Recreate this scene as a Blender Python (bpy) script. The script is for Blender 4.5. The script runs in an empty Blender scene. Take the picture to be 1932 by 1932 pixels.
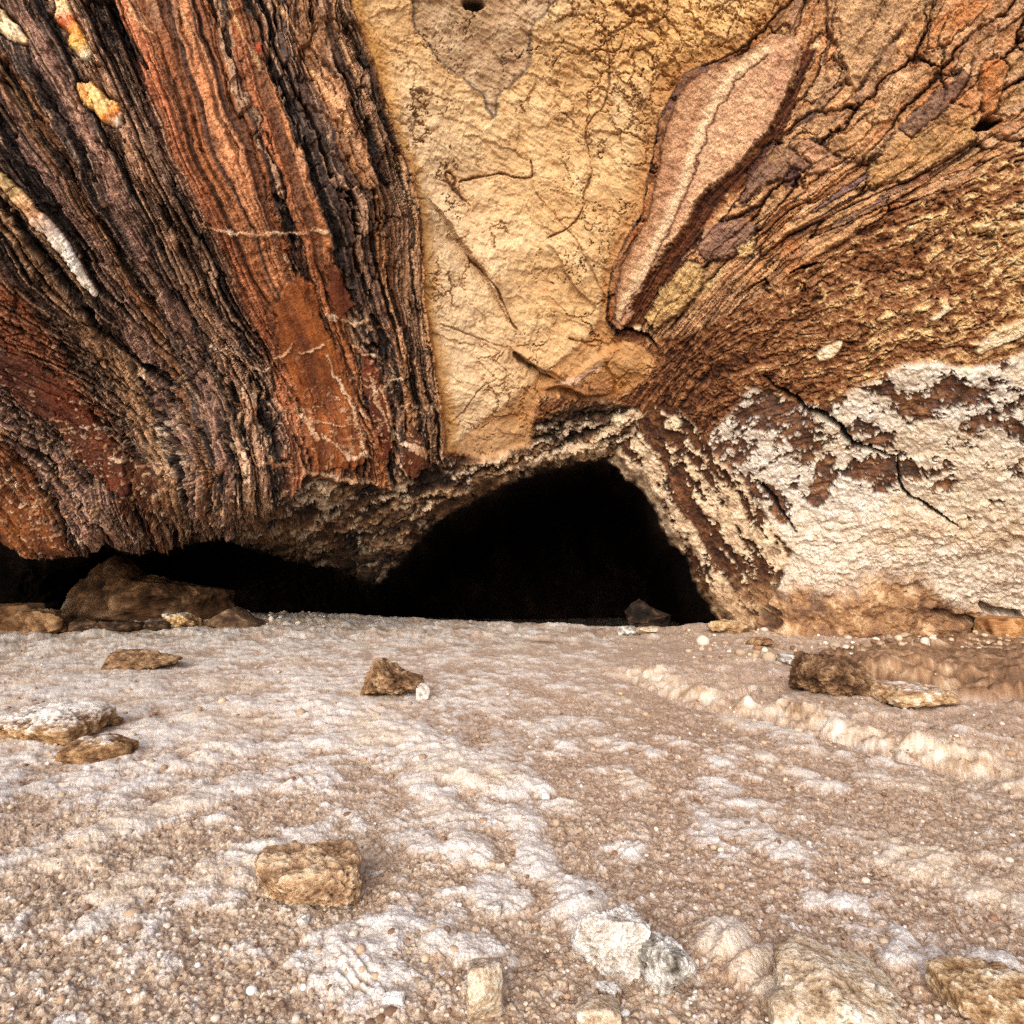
import bpy, math, random
import numpy as np

random.seed(7)
rng = np.random.default_rng(11)
SC = bpy.context.scene
COL = SC.collection
f32 = np.float32
STEP = 1.6            # spacing of the fine mesh, in picture units of 1932 across

# ------------------------------------------------------------------ camera frame (a survey frame used for tracing outlines)
F, CX, CY, HOR, CAMZ = 1150.0, 966.0, 966.0, 1050.0, 1.3
PITCH = math.atan((HOR - CY) / F)
CP, SP = math.cos(PITCH), math.sin(PITCH)


def ray(px, py):
    x = (np.asarray(px, float) - CX) / F
    y = (CY - np.asarray(py, float)) / F
    return x, CP - SP * y, SP + CP * y


def at_depth(px, py, d):
    x, y, z = ray(px, py)
    return x * d, y * d, CAMZ + z * d


def on_ground(px, py):
    x, y, z = ray(px, py)
    t = -CAMZ / np.minimum(z, -0.012)
    return x * t, y * t


# ------------------------------------------------------------------ noise
_P = rng.permutation(256).astype(np.int32)
_P = np.concatenate([_P, _P, _P])
_G = rng.normal(size=(256, 3))
_G = (_G / np.linalg.norm(_G, axis=1)[:, None]).astype(f32)
_R = rng.random((512, 3)).astype(f32)


def perlin(x, y, z):
    x = np.asarray(x, f32); y = np.asarray(y, f32); z = np.asarray(z, f32)
    x, y, z = np.broadcast_arrays(x, y, z)
    xi = np.floor(x).astype(np.int32); yi = np.floor(y).astype(np.int32); zi = np.floor(z).astype(np.int32)
    xf = x - xi; yf = y - yi; zf = z - zi
    xi &= 255; yi &= 255; zi &= 255
    u = xf * xf * xf * (xf * (xf * 6 - 15) + 10)
    v = yf * yf * yf * (yf * (yf * 6 - 15) + 10)
    w = zf * zf * zf * (zf * (zf * 6 - 15) + 10)
    out = 0
    for dx in (0, 1):
        a = _P[xi + dx]
        wx = u if dx else 1 - u
        for dy in (0, 1):
            b = _P[a + yi + dy]
            wy = wx * (v if dy else 1 - v)
            for dz in (0, 1):
                g = _G[_P[b + zi + dz]]
                out = out + wy * (w if dz else 1 - w) * (g[..., 0] * (xf - dx) + g[..., 1] * (yf - dy) + g[..., 2] * (zf - dz))
    return out * 1.6


def fbm(x, y, z, octv=4, gain=0.5):
    s, a, k, n = 0, 1.0, 1.0, 0
    for i in range(octv):
        s = s + a * perlin(x * k + 17.3 * i, y * k - 9.1 * i, z * k + 4.7 * i)
        n += a; a *= gain; k *= 2.03
    return s / n


def ridged(x, y, z, octv=4, gain=0.5):
    s, a, k, n = 0, 1.0, 1.0, 0
    for i in range(octv):
        s = s + a * (1 - 2 * np.abs(perlin(x * k + 7.3 * i, y * k + 3.1 * i, z * k - 5.7 * i)))
        n += a; a *= gain; k *= 2.1
    return s / n


def worley(x, y, jit=0.9):
    """F1, F2 and three random numbers of the nearest cell"""
    x = np.asarray(x, f32); y = np.asarray(y, f32)
    xi = np.floor(x).astype(np.int32); yi = np.floor(y).astype(np.int32)
    f1 = np.full(x.shape, 9, f32); f2 = np.full(x.shape, 9, f32)
    cid = np.zeros(x.shape, np.int32)
    for dx in (-1, 0, 1):
        for dy in (-1, 0, 1):
            h = _P[_P[(xi + dx) & 255] + ((yi + dy) & 255)] + ((xi + dx) * 3 + (yi + dy) * 5 & 127)
            r = _R[h]
            d = (xi + dx + 0.5 + (r[..., 0] - 0.5) * jit - x) ** 2 + (yi + dy + 0.5 + (r[..., 1] - 0.5) * jit - y) ** 2
            m = d < f1
            f2 = np.where(m, f1, np.minimum(f2, d))
            cid = np.where(m, h, cid)
            f1 = np.where(m, d, f1)
    return np.sqrt(f1), np.sqrt(f2), _R[(cid * 7 + 3) % 512]


def sstep(a, b, x):
    t = np.clip((x - a) / (b - a), 0, 1)
    return t * t * (3 - 2 * t)


def lin(c):
    c = np.asarray(c, float) / 255.0
    return np.where(c <= 0.04045, c / 12.92, ((c + 0.055) / 1.055) ** 2.4).astype(f32)


def mix(a, b, t):
    t = np.asarray(t)[..., None]
    return a * (1 - t) + b * t


def ramp(x, stops):
    xs = [s[0] for s in stops]
    cs = np.array([lin(s[1]) for s in stops])
    return np.stack([np.interp(x, xs, cs[:, k]) for k in range(3)], -1).astype(f32)


# ------------------------------------------------------------------ traced outlines
def chaikin(pts, closed, it=2):
    pts = np.asarray(pts, f32)
    for _ in range(it):
        a = pts if closed else pts[:-1]
        b = np.roll(pts, -1, 0) if closed else pts[1:]
        q = np.stack([a * 0.78 + b * 0.22, a * 0.22 + b * 0.78], 1).reshape(-1, 2)
        pts = q if closed else np.concatenate([pts[:1], q[1:-1], pts[-1:]])
    return pts


def poly_sd(x, y, pts, soft=True):
    """signed distance to a polygon, positive inside; a soft one has rounded corners and is only measured near itself"""
    pts = chaikin(pts, True) if soft else np.asarray(pts, f32)
    if soft:
        out = np.full(x.shape, -1e3, f32)
        sel = (x > pts[:, 0].min() - 30) & (x < pts[:, 0].max() + 30) & (y > pts[:, 1].min() - 30) & (y < pts[:, 1].max() + 30)
        if sel.any():
            out[sel] = _poly(x[sel], y[sel], pts)
        return out
    return _poly(x, y, pts)


def _poly(x, y, pts):
    d = np.full(x.shape, 1e12, f32)
    ins = np.zeros(x.shape, bool)
    n = len(pts)
    for i in range(n):
        ax, ay = pts[i]; bx, by = pts[(i + 1) % n]
        ex, ey = bx - ax, by - ay
        wx, wy = x - ax, y - ay
        t = np.clip((wx * ex + wy * ey) / (ex * ex + ey * ey + 1e-9), 0, 1)
        d = np.minimum(d, (wx - ex * t) ** 2 + (wy - ey * t) ** 2)
        c = ((ay <= y) & (by > y)) | ((by <= y) & (ay > y))
        with np.errstate(divide='ignore', invalid='ignore'):
            xx = ax + (y - ay) / (by - ay if by != ay else 1e-9) * ex
        ins ^= c & (x < xx)
    d = np.sqrt(d)
    return np.where(ins, d, -d)


def line_d(x, y, pts, pad=60):
    """distance to a polyline, signed side and position along it (0..1); far points get 1e4"""
    pts = np.asarray(pts, f32)
    if len(pts) > 2 and pad <= 90:
        pts = chaikin(pts, False)
    D = np.full(x.shape, 1e4, f32); S = np.zeros(x.shape, f32); T = np.zeros(x.shape, f32)
    m = (x > pts[:, 0].min() - pad) & (x < pts[:, 0].max() + pad) & (y > pts[:, 1].min() - pad) & (y < pts[:, 1].max() + pad)
    if not m.any():
        return D, S, T
    xs, ys = x[m], y[m]
    d = np.full(xs.shape, 1e8, f32); s = np.zeros(xs.shape, f32); tt = np.zeros(xs.shape, f32)
    seg = np.linalg.norm(pts[1:] - pts[:-1], axis=1); L = seg.sum(); acc = 0
    for i in range(len(pts) - 1):
        ax, ay = pts[i]; ex, ey = pts[i + 1] - pts[i]
        wx, wy = xs - ax, ys - ay
        t = np.clip((wx * ex + wy * ey) / (ex * ex + ey * ey + 1e-9), 0, 1)
        q = (wx - ex * t) ** 2 + (wy - ey * t) ** 2
        k = q < d
        d = np.where(k, q, d)
        s = np.where(k, np.sign(ex * wy - ey * wx), s)
        tt = np.where(k, (acc + t * seg[i]) / L, tt)
        acc += seg[i]
    D[m] = np.sqrt(d); S[m] = s; T[m] = tt
    return D, S, T


def tps(pts, vals, reg=0.0):
    pts = np.asarray(pts, float) / 1000.0
    n = len(pts)
    r2 = ((pts[:, None] - pts[None]) ** 2).sum(-1)
    K = 0.5 * r2 * np.log(r2 + 1e-12) + reg * np.eye(n)
    A = np.zeros((n + 3, n + 3)); A[:n, :n] = K
    A[:n, n] = 1; A[:n, n + 1:] = pts; A[n, :n] = 1; A[n + 1:, :n] = pts.T
    w = np.linalg.solve(A, np.concatenate([vals, [0, 0, 0]]))

    def ev(x, y):
        x = np.asarray(x, f32) / 1000; y = np.asarray(y, f32) / 1000
        o = w[n] + w[n + 1] * x + w[n + 2] * y
        for i in range(n):
            r = (x - f32(pts[i, 0])) ** 2 + (y - f32(pts[i, 1])) ** 2
            o = o + f32(0.5 * w[i]) * r * np.log(r + f32(1e-12))
        return o.astype(f32)
    return ev


def grid_eval(ev, us, vs, step=24.0):
    """evaluate a smooth field on a coarse grid and interpolate to the fine one"""
    cu = np.arange(us[0], us[-1] + step, step); cv = np.arange(vs[0], vs[-1] + step, step)
    g = ev(*np.meshgrid(cu, cv))
    iu = np.clip((us - cu[0]) / step, 0, len(cu) - 1.001); iv = np.clip((vs - cv[0]) / step, 0, len(cv) - 1.001)
    a = iu.astype(int); b = iv.astype(int); fu = (iu - a)[None, :]; fv = (iv - b)[:, None]
    g0 = g[b][:, a] * (1 - fu) + g[b][:, a + 1] * fu
    g1 = g[b + 1][:, a] * (1 - fu) + g[b + 1][:, a + 1] * fu
    return (g0 * (1 - fv) + g1 * fv).astype(f32)


def lines_field(lines):
    P, V = [], []
    for lv, pts in lines:
        pts = np.asarray(pts, float)
        for i in range(len(pts)):
            P.append(pts[i]); V.append(lv)
            if i + 1 < len(pts):
                P.append((pts[i] + pts[i + 1]) / 2); V.append(lv)
    return tps(P, np.array(V, float), 2e-4)


# ------------------------------------------------------------------ objects
def link(o, parent=None):
    COL.objects.link(o)
    if parent is not None:
        o.parent = parent
    return o


def tag(o, label=None, cat=None, group=None, kind=None):
    for k, v in (('label', label), ('category', cat), ('group', group), ('kind', kind)):
        if v:
            o[k] = v
    return o


def mesh_obj(name, V, Fq, C, mat, parent=None, N=None, smooth=True):
    me = bpy.data.meshes.new(name)
    V = np.ascontiguousarray(V, f32); Fq = np.ascontiguousarray(Fq, np.int32)
    k = Fq.shape[1]
    me.vertices.add(len(V)); me.vertices.foreach_set('co', V.ravel())
    me.loops.add(Fq.size); me.loops.foreach_set('vertex_index', Fq.ravel())
    me.polygons.add(len(Fq))
    me.polygons.foreach_set('loop_start', np.arange(0, Fq.size, k, dtype=np.int32))
    me.polygons.foreach_set('use_smooth', np.full(len(Fq), smooth))
    me.update(calc_edges=True)
    if C is not None:
        a = me.color_attributes.new('Col', 'FLOAT_COLOR', 'POINT')
        c4 = np.ones((len(V), 4), f32); c4[:, :3] = np.clip(C, 0.002, 0.9)
        a.data.foreach_set('color', c4.ravel())
    if N is not None:
        me.normals_split_custom_set_from_vertices(np.ascontiguousarray(N, f32))
    me.materials.append(mat)
    return link(bpy.data.objects.new(name, me), parent)


def rock_mat(name, rough=0.85, spec=0.25, nscale=40.0, namp=0.35, bump=0.35, bscale=90.0, bdist=0.006, speck=0.0):
    m = bpy.data.materials.new(name); m.use_nodes = True
    nt = m.node_tree; nd = nt.nodes; lk = nt.links
    bs = nd['Principled BSDF']
    at = nd.new('ShaderNodeAttribute'); at.attribute_name = 'Col'
    tc = nd.new('ShaderNodeTexCoord')
    n1 = nd.new('ShaderNodeTexNoise'); n1.inputs['Scale'].default_value = nscale; n1.inputs['Detail'].default_value = 6; n1.inputs['Roughness'].default_value = 0.7
    lk.new(tc.outputs['Object'], n1.inputs['Vector'])
    mr = nd.new('ShaderNodeMapRange'); mr.inputs[1].default_value = 0.3; mr.inputs[2].default_value = 0.7
    mr.inputs[3].default_value = 1 - namp; mr.inputs[4].default_value = 1 + namp
    lk.new(n1.outputs['Fac'], mr.inputs[0])
    mul = nd.new('ShaderNodeVectorMath'); mul.operation = 'SCALE'
    lk.new(at.outputs['Color'], mul.inputs[0]); lk.new(mr.outputs[0], mul.inputs['Scale'])
    col = mul.outputs[0]
    if speck > 0:
        n3 = nd.new('ShaderNodeTexNoise'); n3.inputs['Scale'].default_value = nscale * 2.2; n3.inputs['Detail'].default_value = 3
        lk.new(tc.outputs['Object'], n3.inputs['Vector'])
        r3 = nd.new('ShaderNodeMapRange'); r3.inputs[1].default_value = 0.64; r3.inputs[2].default_value = 0.7
        r3.inputs[3].default_value = 0.0; r3.inputs[4].default_value = speck
        lk.new(n3.outputs['Fac'], r3.inputs[0])
        mx = nd.new('ShaderNodeMix'); mx.data_type = 'RGBA'
        lk.new(r3.outputs[0], mx.inputs[0]); lk.new(col, mx.inputs[6]); mx.inputs[7].default_value = (0.03, 0.016, 0.01, 1)
        col = mx.outputs[2]
    lk.new(col, bs.inputs['Base Color'])
    bs.inputs['Roughness'].default_value = rough
    bs.inputs['Specular IOR Level'].default_value = spec
    n2 = nd.new('ShaderNodeTexNoise'); n2.inputs['Scale'].default_value = bscale; n2.inputs['Detail'].default_value = 5; n2.inputs['Roughness'].default_value = 0.65
    lk.new(tc.outputs['Object'], n2.inputs['Vector'])
    bp = nd.new('ShaderNodeBump'); bp.inputs['Strength'].default_value = bump; bp.inputs['Distance'].default_value = bdist
    lk.new(n2.outputs['Fac'], bp.inputs['Height']); lk.new(bp.outputs[0], bs.inputs['Normal'])
    return m


M_band = rock_mat('banded_shale', 0.62, 0.35, 55, 0.7, 0.7, 55, 0.022, 0.6)
M_sand = rock_mat('ochre_sandstone', 0.85, 0.2, 60, 0.18, 0.5, 50, 0.012, 0.4)
M_layer = rock_mat('layered_ironstone', 0.8, 0.25, 55, 0.6, 0.7, 50, 0.024, 0.7)
M_salt = rock_mat('salt_crust', 0.8, 0.3, 55, 0.3, 0.7, 45, 0.022, 0.4)
M_dark = rock_mat('cavern_rock', 0.9, 0.1, 10, 0.4, 0.5, 20, 0.02)
M_quartz = rock_mat('quartz', 0.4, 0.5, 25, 0.15, 0.4, 40, 0.006, 0.5)
M_ground = rock_mat('salt_gravel', 0.9, 0.2, 110, 0.35, 0.7, 130, 0.007, 0.45)
M_stone = rock_mat('loose_stone', 0.88, 0.2, 110, 0.5, 0.8, 110, 0.010, 0.5)
M_grain = rock_mat('gravel_grains', 0.85, 0.25, 150, 0.25, 0.3, 200, 0.003)


# ================================================================== THE CAVE ROCK
def spread(a, b, far_lo, far_hi):
    core = np.arange(a, b + STEP, STEP)
    lo, hi, s = [], [], STEP
    x = a
    while x > far_lo:
        s *= 1.14; x -= s; lo.append(x)
    x, s = core[-1], STEP
    while x < far_hi:
        s *= 1.14; x += s; hi.append(x)
    return np.concatenate([lo[::-1], core, hi])


us = spread(-30, 1962, -1100, 3000)
vs = spread(-30, 1262, -1500, 1420)
U, Vv = np.meshgrid(us.astype(f32), vs.astype(f32))

depth_pts = [
    # px, py, metres
    (0, 0, 6.3), (500, 0, 6.9), (966, 0, 7.5), (1500, 0, 7.0), (1932, 0, 6.2),
    (0, 400, 6.7), (300, 400, 7.1), (600, 400, 7.5), (850, 300, 8.1), (1150, 300, 8.2), (1400, 300, 7.7), (1700, 300, 7.0), (1932, 300, 6.6),
    (0, 800, 7.9), (300, 800, 8.5), (600, 780, 9.0), (850, 800, 9.5), (900, 600, 8.9), (1050, 740, 9.5), (1230, 650, 9.2), (1400, 650, 8.5),
    (1700, 600, 7.6), (1932, 600, 7.2), (1932, 950, 8.3), (1700, 950, 8.8), (1500, 950, 9.4), (1500, 1210, 9.5), (1700, 1215, 9.3), (1932, 1205, 9.5),
    (1130, 860, 10.4), (1250, 960, 10.3), (1350, 1150, 10.4), (1300, 1300, 10.2), (960, 900, 10.3), (780, 1030, 11.0), (700, 1085, 11.2),
    (0, 1010, 8.6), (200, 1020, 9.2), (430, 990, 9.4), (560, 975, 9.7), (640, 955, 9.9), (430, 1040, 11.6), (560, 1050, 12.0), (640, 1065, 12.0),
    (966, -700, 6.6), (200, -700, 5.8), (1750, -700, 5.8), (966, -1500, 6.0), (-1100, 0, 4.6), (-1100, 900, 6.0), (-500, 1020, 7.5), (3000, 0, 4.2), (3000, 900, 6.0),
    (2500, 600, 6.4), (2500, 1205, 8.0), (-1100, 1400, 6.5), (3000, 1400, 7.0), (200, 1400, 9.6), (966, 1400, 11), (1700, 1400, 9.4)]
D = np.exp(grid_eval(tps([p[:2] for p in depth_pts], np.log([p[2] for p in depth_pts]), 1e-4), us, vs, 20))
X0, Y0, Z0 = [a.astype(f32) for a in at_depth(U, Vv, D)]

# warped tracing coordinates: every outline gets a natural ragged edge
w1 = fbm(X0 * 1.3, Y0 * 1.3, Z0 * 1.3, 4); w2 = fbm(X0 * 1.3 + 31, Y0 * 1.3, Z0 * 1.3 + 11, 4)
w3 = fbm(X0 * 7, Y0 * 7, Z0 * 7, 4); w4 = fbm(X0 * 7 + 13, Y0 * 7 + 5, Z0 * 7, 4)
w5 = fbm(X0 * 22, Y0 * 22, Z0 * 22, 4, 0.65); w6 = fbm(X0 * 22 + 7, Y0 * 22 + 19, Z0 * 22, 4, 0.65)
QX = U + 12 * w1 + 5 * w3; QY = Vv + 12 * w2 + 5 * w4
RX = U + 4.0 * w3 + 3 * w1 + 3.5 * w5; RY = Vv + 4.0 * w4 + 3 * w2 + 3.5 * w6       # lightly warped

mouth = [(-1300, 1000), (-300, 1000), (0, 1012), (50, 1043), (87, 1048), (160, 1038), (180, 1023), (199, 1012), (214, 1023), (234, 1033), (257, 1040), (287, 1030), (334, 1028), (388, 1010),
         (425, 1005), (470, 1030), (560, 1055), (640, 1068), (690, 1090), (715, 1093), (728, 1078), (760, 1048), (790, 1010), (830, 970), (890, 940), (960, 905), (1010, 886), (1080, 873),
         (1110, 863), (1145, 863), (1165, 876), (1180, 897), (1200, 905), (1225, 935), (1245, 960), (1250, 990), (1270, 1020), (1300, 1045), (1310, 1080), (1322, 1110), (1345, 1140), (1362, 1168),
         (1385, 1188), (1385, 1500), (-1300, 1500)]
open_sd = poly_sd(U + 7 * w3 + 4 * w1, Vv + 7 * w4 + 4 * w2, mouth, False)
inside = open_sd > 0

# --- strata level fields
LB = lines_field([
    (0, [(600, -260), (650, -100), (665, 20), (705, 110), (735, 220), (775, 330), (795, 420), (800, 560), (815, 650), (835, 760), (843, 850), (845, 960)]),
    (60, [(520, -260), (575, -100), (600, 0), (650, 140), (700, 260), (735, 380), (752, 520), (770, 640), (790, 760), (800, 860), (800, 960)]),
    (130, [(420, -260), (480, -100), (505, 0), (560, 160), (620, 290), (665, 400), (690, 520), (715, 640), (740, 760), (750, 870)]),
    (210, [(310, -260), (390, -100), (420, 0), (470, 150), (530, 330), (570, 460), (610, 590), (650, 720), (690, 840), (700, 960)]),
    (300, [(190, -260), (280, -100), (310, 0), (365, 170), (420, 320), (480, 460), (540, 590), (580, 720), (620, 860), (630, 980)]),
    (390, [(90, -260), (190, -100), (215, 0), (275, 160), (330, 290), (400, 430), (460, 560), (505, 680), (530, 800), (540, 940)]),
    (480, [(0, -240), (110, -100), (140, 0), (200, 130), (265, 270), (330, 400), (390, 520), (440, 640), (475, 760), (490, 860), (495, 990)]),
    (580, [(-120, -240), (20, -100), (60, 0), (130, 130), (200, 270), (270, 400), (330, 520), (385, 640), (425, 760), (445, 880), (450, 1010)]),
    (690, [(-250, -240), (-80, -60), (0, 90), (80, 230), (160, 360), (240, 490), (310, 610), (370, 760), (400, 880), (410, 1020)]),
    (800, [(-260, -80), (-100, 120), (0, 270), (80, 390), (160, 510), (240, 640), (310, 770), (350, 880), (370, 1030)]),
    (900, [(-260, 100), (-100, 290), (0, 420), (90, 540), (180, 660), (260, 790), (310, 900), (335, 1030)]),
    (1000, [(-260, 240), (-100, 430), (0, 560), (100, 690), (190, 810), (260, 930), (290, 1040)]),
    (1100, [(-260, 400), (-100, 570), (0, 690), (100, 810), (180, 910), (240, 1030)]),
    (1200, [(-260, 560), (-100, 710), (0, 820), (90, 920), (160, 1030)]),
    (1300, [(-260, 700), (-100, 840), (0, 940), (80, 1040)]),
    (1400, [(-260, 840), (-100, 960), (0, 1050)])])
LR = lines_field([
    (0, [(1560, -250), (1530, -100), (1475, 0), (1440, 50), (1390, 90), (1290, 135), (1262, 180), (1240, 230), (1222, 330), (1210, 400), (1180, 450), (1155, 500), (1145, 560), (1142, 610)]),
    (100, [(1640, -250), (1570, -60), (1525, 90), (1500, 140), (1460, 240), (1400, 310), (1340, 360), (1290, 440), (1240, 510), (1200, 580), (1172, 630)]),
    (200, [(1850, -250), (1750, -100), (1670, 60), (1590, 180), (1480, 260), (1380, 400), (1300, 490), (1235, 590), (1205, 650)]),
    (300, [(2050, -200), (1932, -60), (1780, 120), (1650, 260), (1560, 330), (1450, 420), (1350, 520), (1240, 660)]),
    (420, [(2150, -60), (2032, 60), (1880, 180), (1740, 300), (1600, 380), (1480, 450), (1380, 540), (1270, 670)]),
    (540, [(2200, 60), (2032, 200), (1860, 310), (1700, 390), (1560, 460), (1430, 560), (1310, 670)]),
    (660, [(2200, 230), (2032, 340), (1860, 420), (1700, 490), (1540, 570), (1400, 640), (1320, 690)]),
    (780, [(2200, 380), (2032, 470), (1850, 560), (1650, 630), (1500, 680), (1400, 710)]),
    (900, [(2200, 520), (2032, 600), (1850, 660), (1650, 700), (1450, 750)]),
    (1020, [(2200, 700), (2032, 740), (1850, 770), (1650, 790), (1480, 810)])])
SB = grid_eval(LB, us, vs, 20)
TR = grid_eval(LR, us, vs, 20)

banded_poly = [(600, -260), (650, -100), (665, 20), (705, 110), (735, 220), (775, 330), (795, 420), (800, 560), (815, 650), (835, 760), (843, 855), (828, 872), (735, 920), (575, 895), (530, 950), (430, 1010), (380, 1100), (-1500, 1100), (-1500, -1700), (300, -1700)]
yellow_poly = [(300, -1700), (600, -260), (650, -100), (665, 20), (705, 110), (735, 220), (775, 330), (795, 420), (800, 560), (815, 650), (835, 760), (843, 852), (900, 868), (960, 858), (1005, 842), (1005, 790), (1020, 745), (1075, 752), (1130, 756), (1165, 748), (1215, 715), (1245, 685), (1205, 650), (1160, 640),
               (1142, 610), (1145, 560), (1155, 500), (1180, 450), (1210, 400), (1222, 330), (1240, 230), (1262, 180), (1290, 135), (1390, 90), (1440, 50), (1475, 0), (1530, -100), (1560, -250), (1700, -1700)]
layer_poly = [(1700, -1700), (1560, -250), (1530, -100), (1475, 0), (1440, 50), (1390, 90), (1290, 135), (1262, 180), (1240, 230), (1222, 330), (1210, 400), (1180, 450), (1155, 500), (1145, 560), (1142, 610), (1165, 640), (1225, 645), (1300, 632), (1380, 590), (1460, 545), (1560, 470), (1700, 395), (1860, 315), (2032, 210), (3300, -300), (3300, -1700)]
white_poly = [(1385, 765), (1410, 735), (1455, 742), (1500, 760), (1550, 760), (1640, 720), (1700, 690), (1765, 680), (1830, 690), (1932, 660), (2300, 640), (3300, 600), (3300, 1500), (1300, 1500), (1320, 1000), (1350, 860), (1330, 830)]
pillar_poly = [(1150, 868), (1175, 840), (1195, 805), (1230, 760), (1275, 770), (1320, 820), (1350, 860), (1400, 900), (1440, 960), (1490, 1040), (1470, 1110), (1440, 1150), (1400, 1300), (1300, 1300), (1240, 990), (1170, 905)]
lip_poly = [(575, 895), (735, 920), (828, 872), (900, 868), (1000, 845), (1010, 800), (1060, 770), (1130, 760), (1190, 770), (1230, 800), (1195, 840), (1170, 870), (1120, 905), (1000, 925), (800, 1100), (400, 1120), (400, 1000), (530, 950)]

inb = (U > -1500)
zb = sstep(-4, 4, poly_sd(RX, RY, banded_poly, False))
zy = sstep(-4, 4, poly_sd(RX, RY, yellow_poly, False))
zl = sstep(-5, 5, poly_sd(RX, RY, layer_poly, False))
zw = sstep(-6, 6, poly_sd(QX, QY, white_poly, False))
zp = sstep(-6, 6, poly_sd(QX, QY, pillar_poly, False))
zd = sstep(-6, 6, poly_sd(QX, QY, lip_poly, False))

Cc = np.zeros(U.shape + (3,), f32)     # mineral colour, plus shade put in under the lip and inside the mouth
H = np.zeros(U.shape, f32)             # relief along the normal, metres

dkc = lin((30, 19, 16)); cream = lin((222, 200, 165)); white = lin((232, 220, 200))


def sub(m):
    return X0[m], Y0[m], Z0[m], QX[m], QY[m], RX[m], RY[m]


def brown_zone(m):
    x, y, z, qx, qy, rx, ry = sub(m)
    wx = w1[m]; wz = w2[m]
    b0 = fbm(x * 1.2 + 60, y * 1.2, z * 1.2, 4, 0.6); b1 = fbm(x * 2.4, y * 2.4 + 30, z * 2.4, 3, 0.6)
    t = TR[m] + 46 * b0 + 26 * b1 + 8 * w3[m]
    lx, lz = x * 0.9 + 0.9 * b1, z * 0.9 + 0.9 * b0
    a = fbm(t / 34, lx * 1.5, lz * 1.5, 5, 0.6)
    b = fbm(t / 15 + wx, lx * 4.5, lz * 4.5, 4, 0.62)
    d = fbm(x * 11, y * 11, z * 11, 5, 0.7)
    dry = sstep(-0.4, 0.6, (U[m] - 1500) / 500 + wx - 0.2)               # paler and drier away from the mouth
    q = 0.75 * a + 0.28 * b + 1.0 * d + 0.30 * dry - 0.05 - 0.25 * np.exp(-(((U[m] - 1310) / 110) ** 2 + ((Vv[m] - 730) / 110) ** 2))
    c = ramp(q, [(-0.7, (40, 24, 17)), (-0.4, (76, 45, 28)), (-0.15, (116, 72, 43)), (0.05, (152, 104, 64)), (0.18, (130, 92, 72)), (0.3, (188, 144, 94)), (0.48, (214, 178, 128)), (0.8, (224, 200, 158))])
    s = ridged(t / 30 + wx, lx * 2.4, lz * 2.4, 4, 0.6)
    seam = sstep(0.60, 0.9, s + 0.22 * d)
    c = mix(c, lin((30, 17, 13)), 0.85 * seam)
    dk = sstep(0.05, 0.45, b0 - 0.1 - 0.4 * dry)
    c = mix(c, c * np.array([0.5, 0.42, 0.38], f32), 0.8 * dk)
    h = 0.09 * a + 0.02 * b - 0.05 * seam + 0.045 * d + 0.09 * b0
    return c, h


R0 = [(1530, -100), (1475, 0), (1440, 50), (1390, 90), (1290, 135), (1262, 180), (1240, 230), (1222, 330), (1210, 400), (1180, 450), (1155, 500), (1145, 560), (1142, 610), (1165, 632)]


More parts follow.
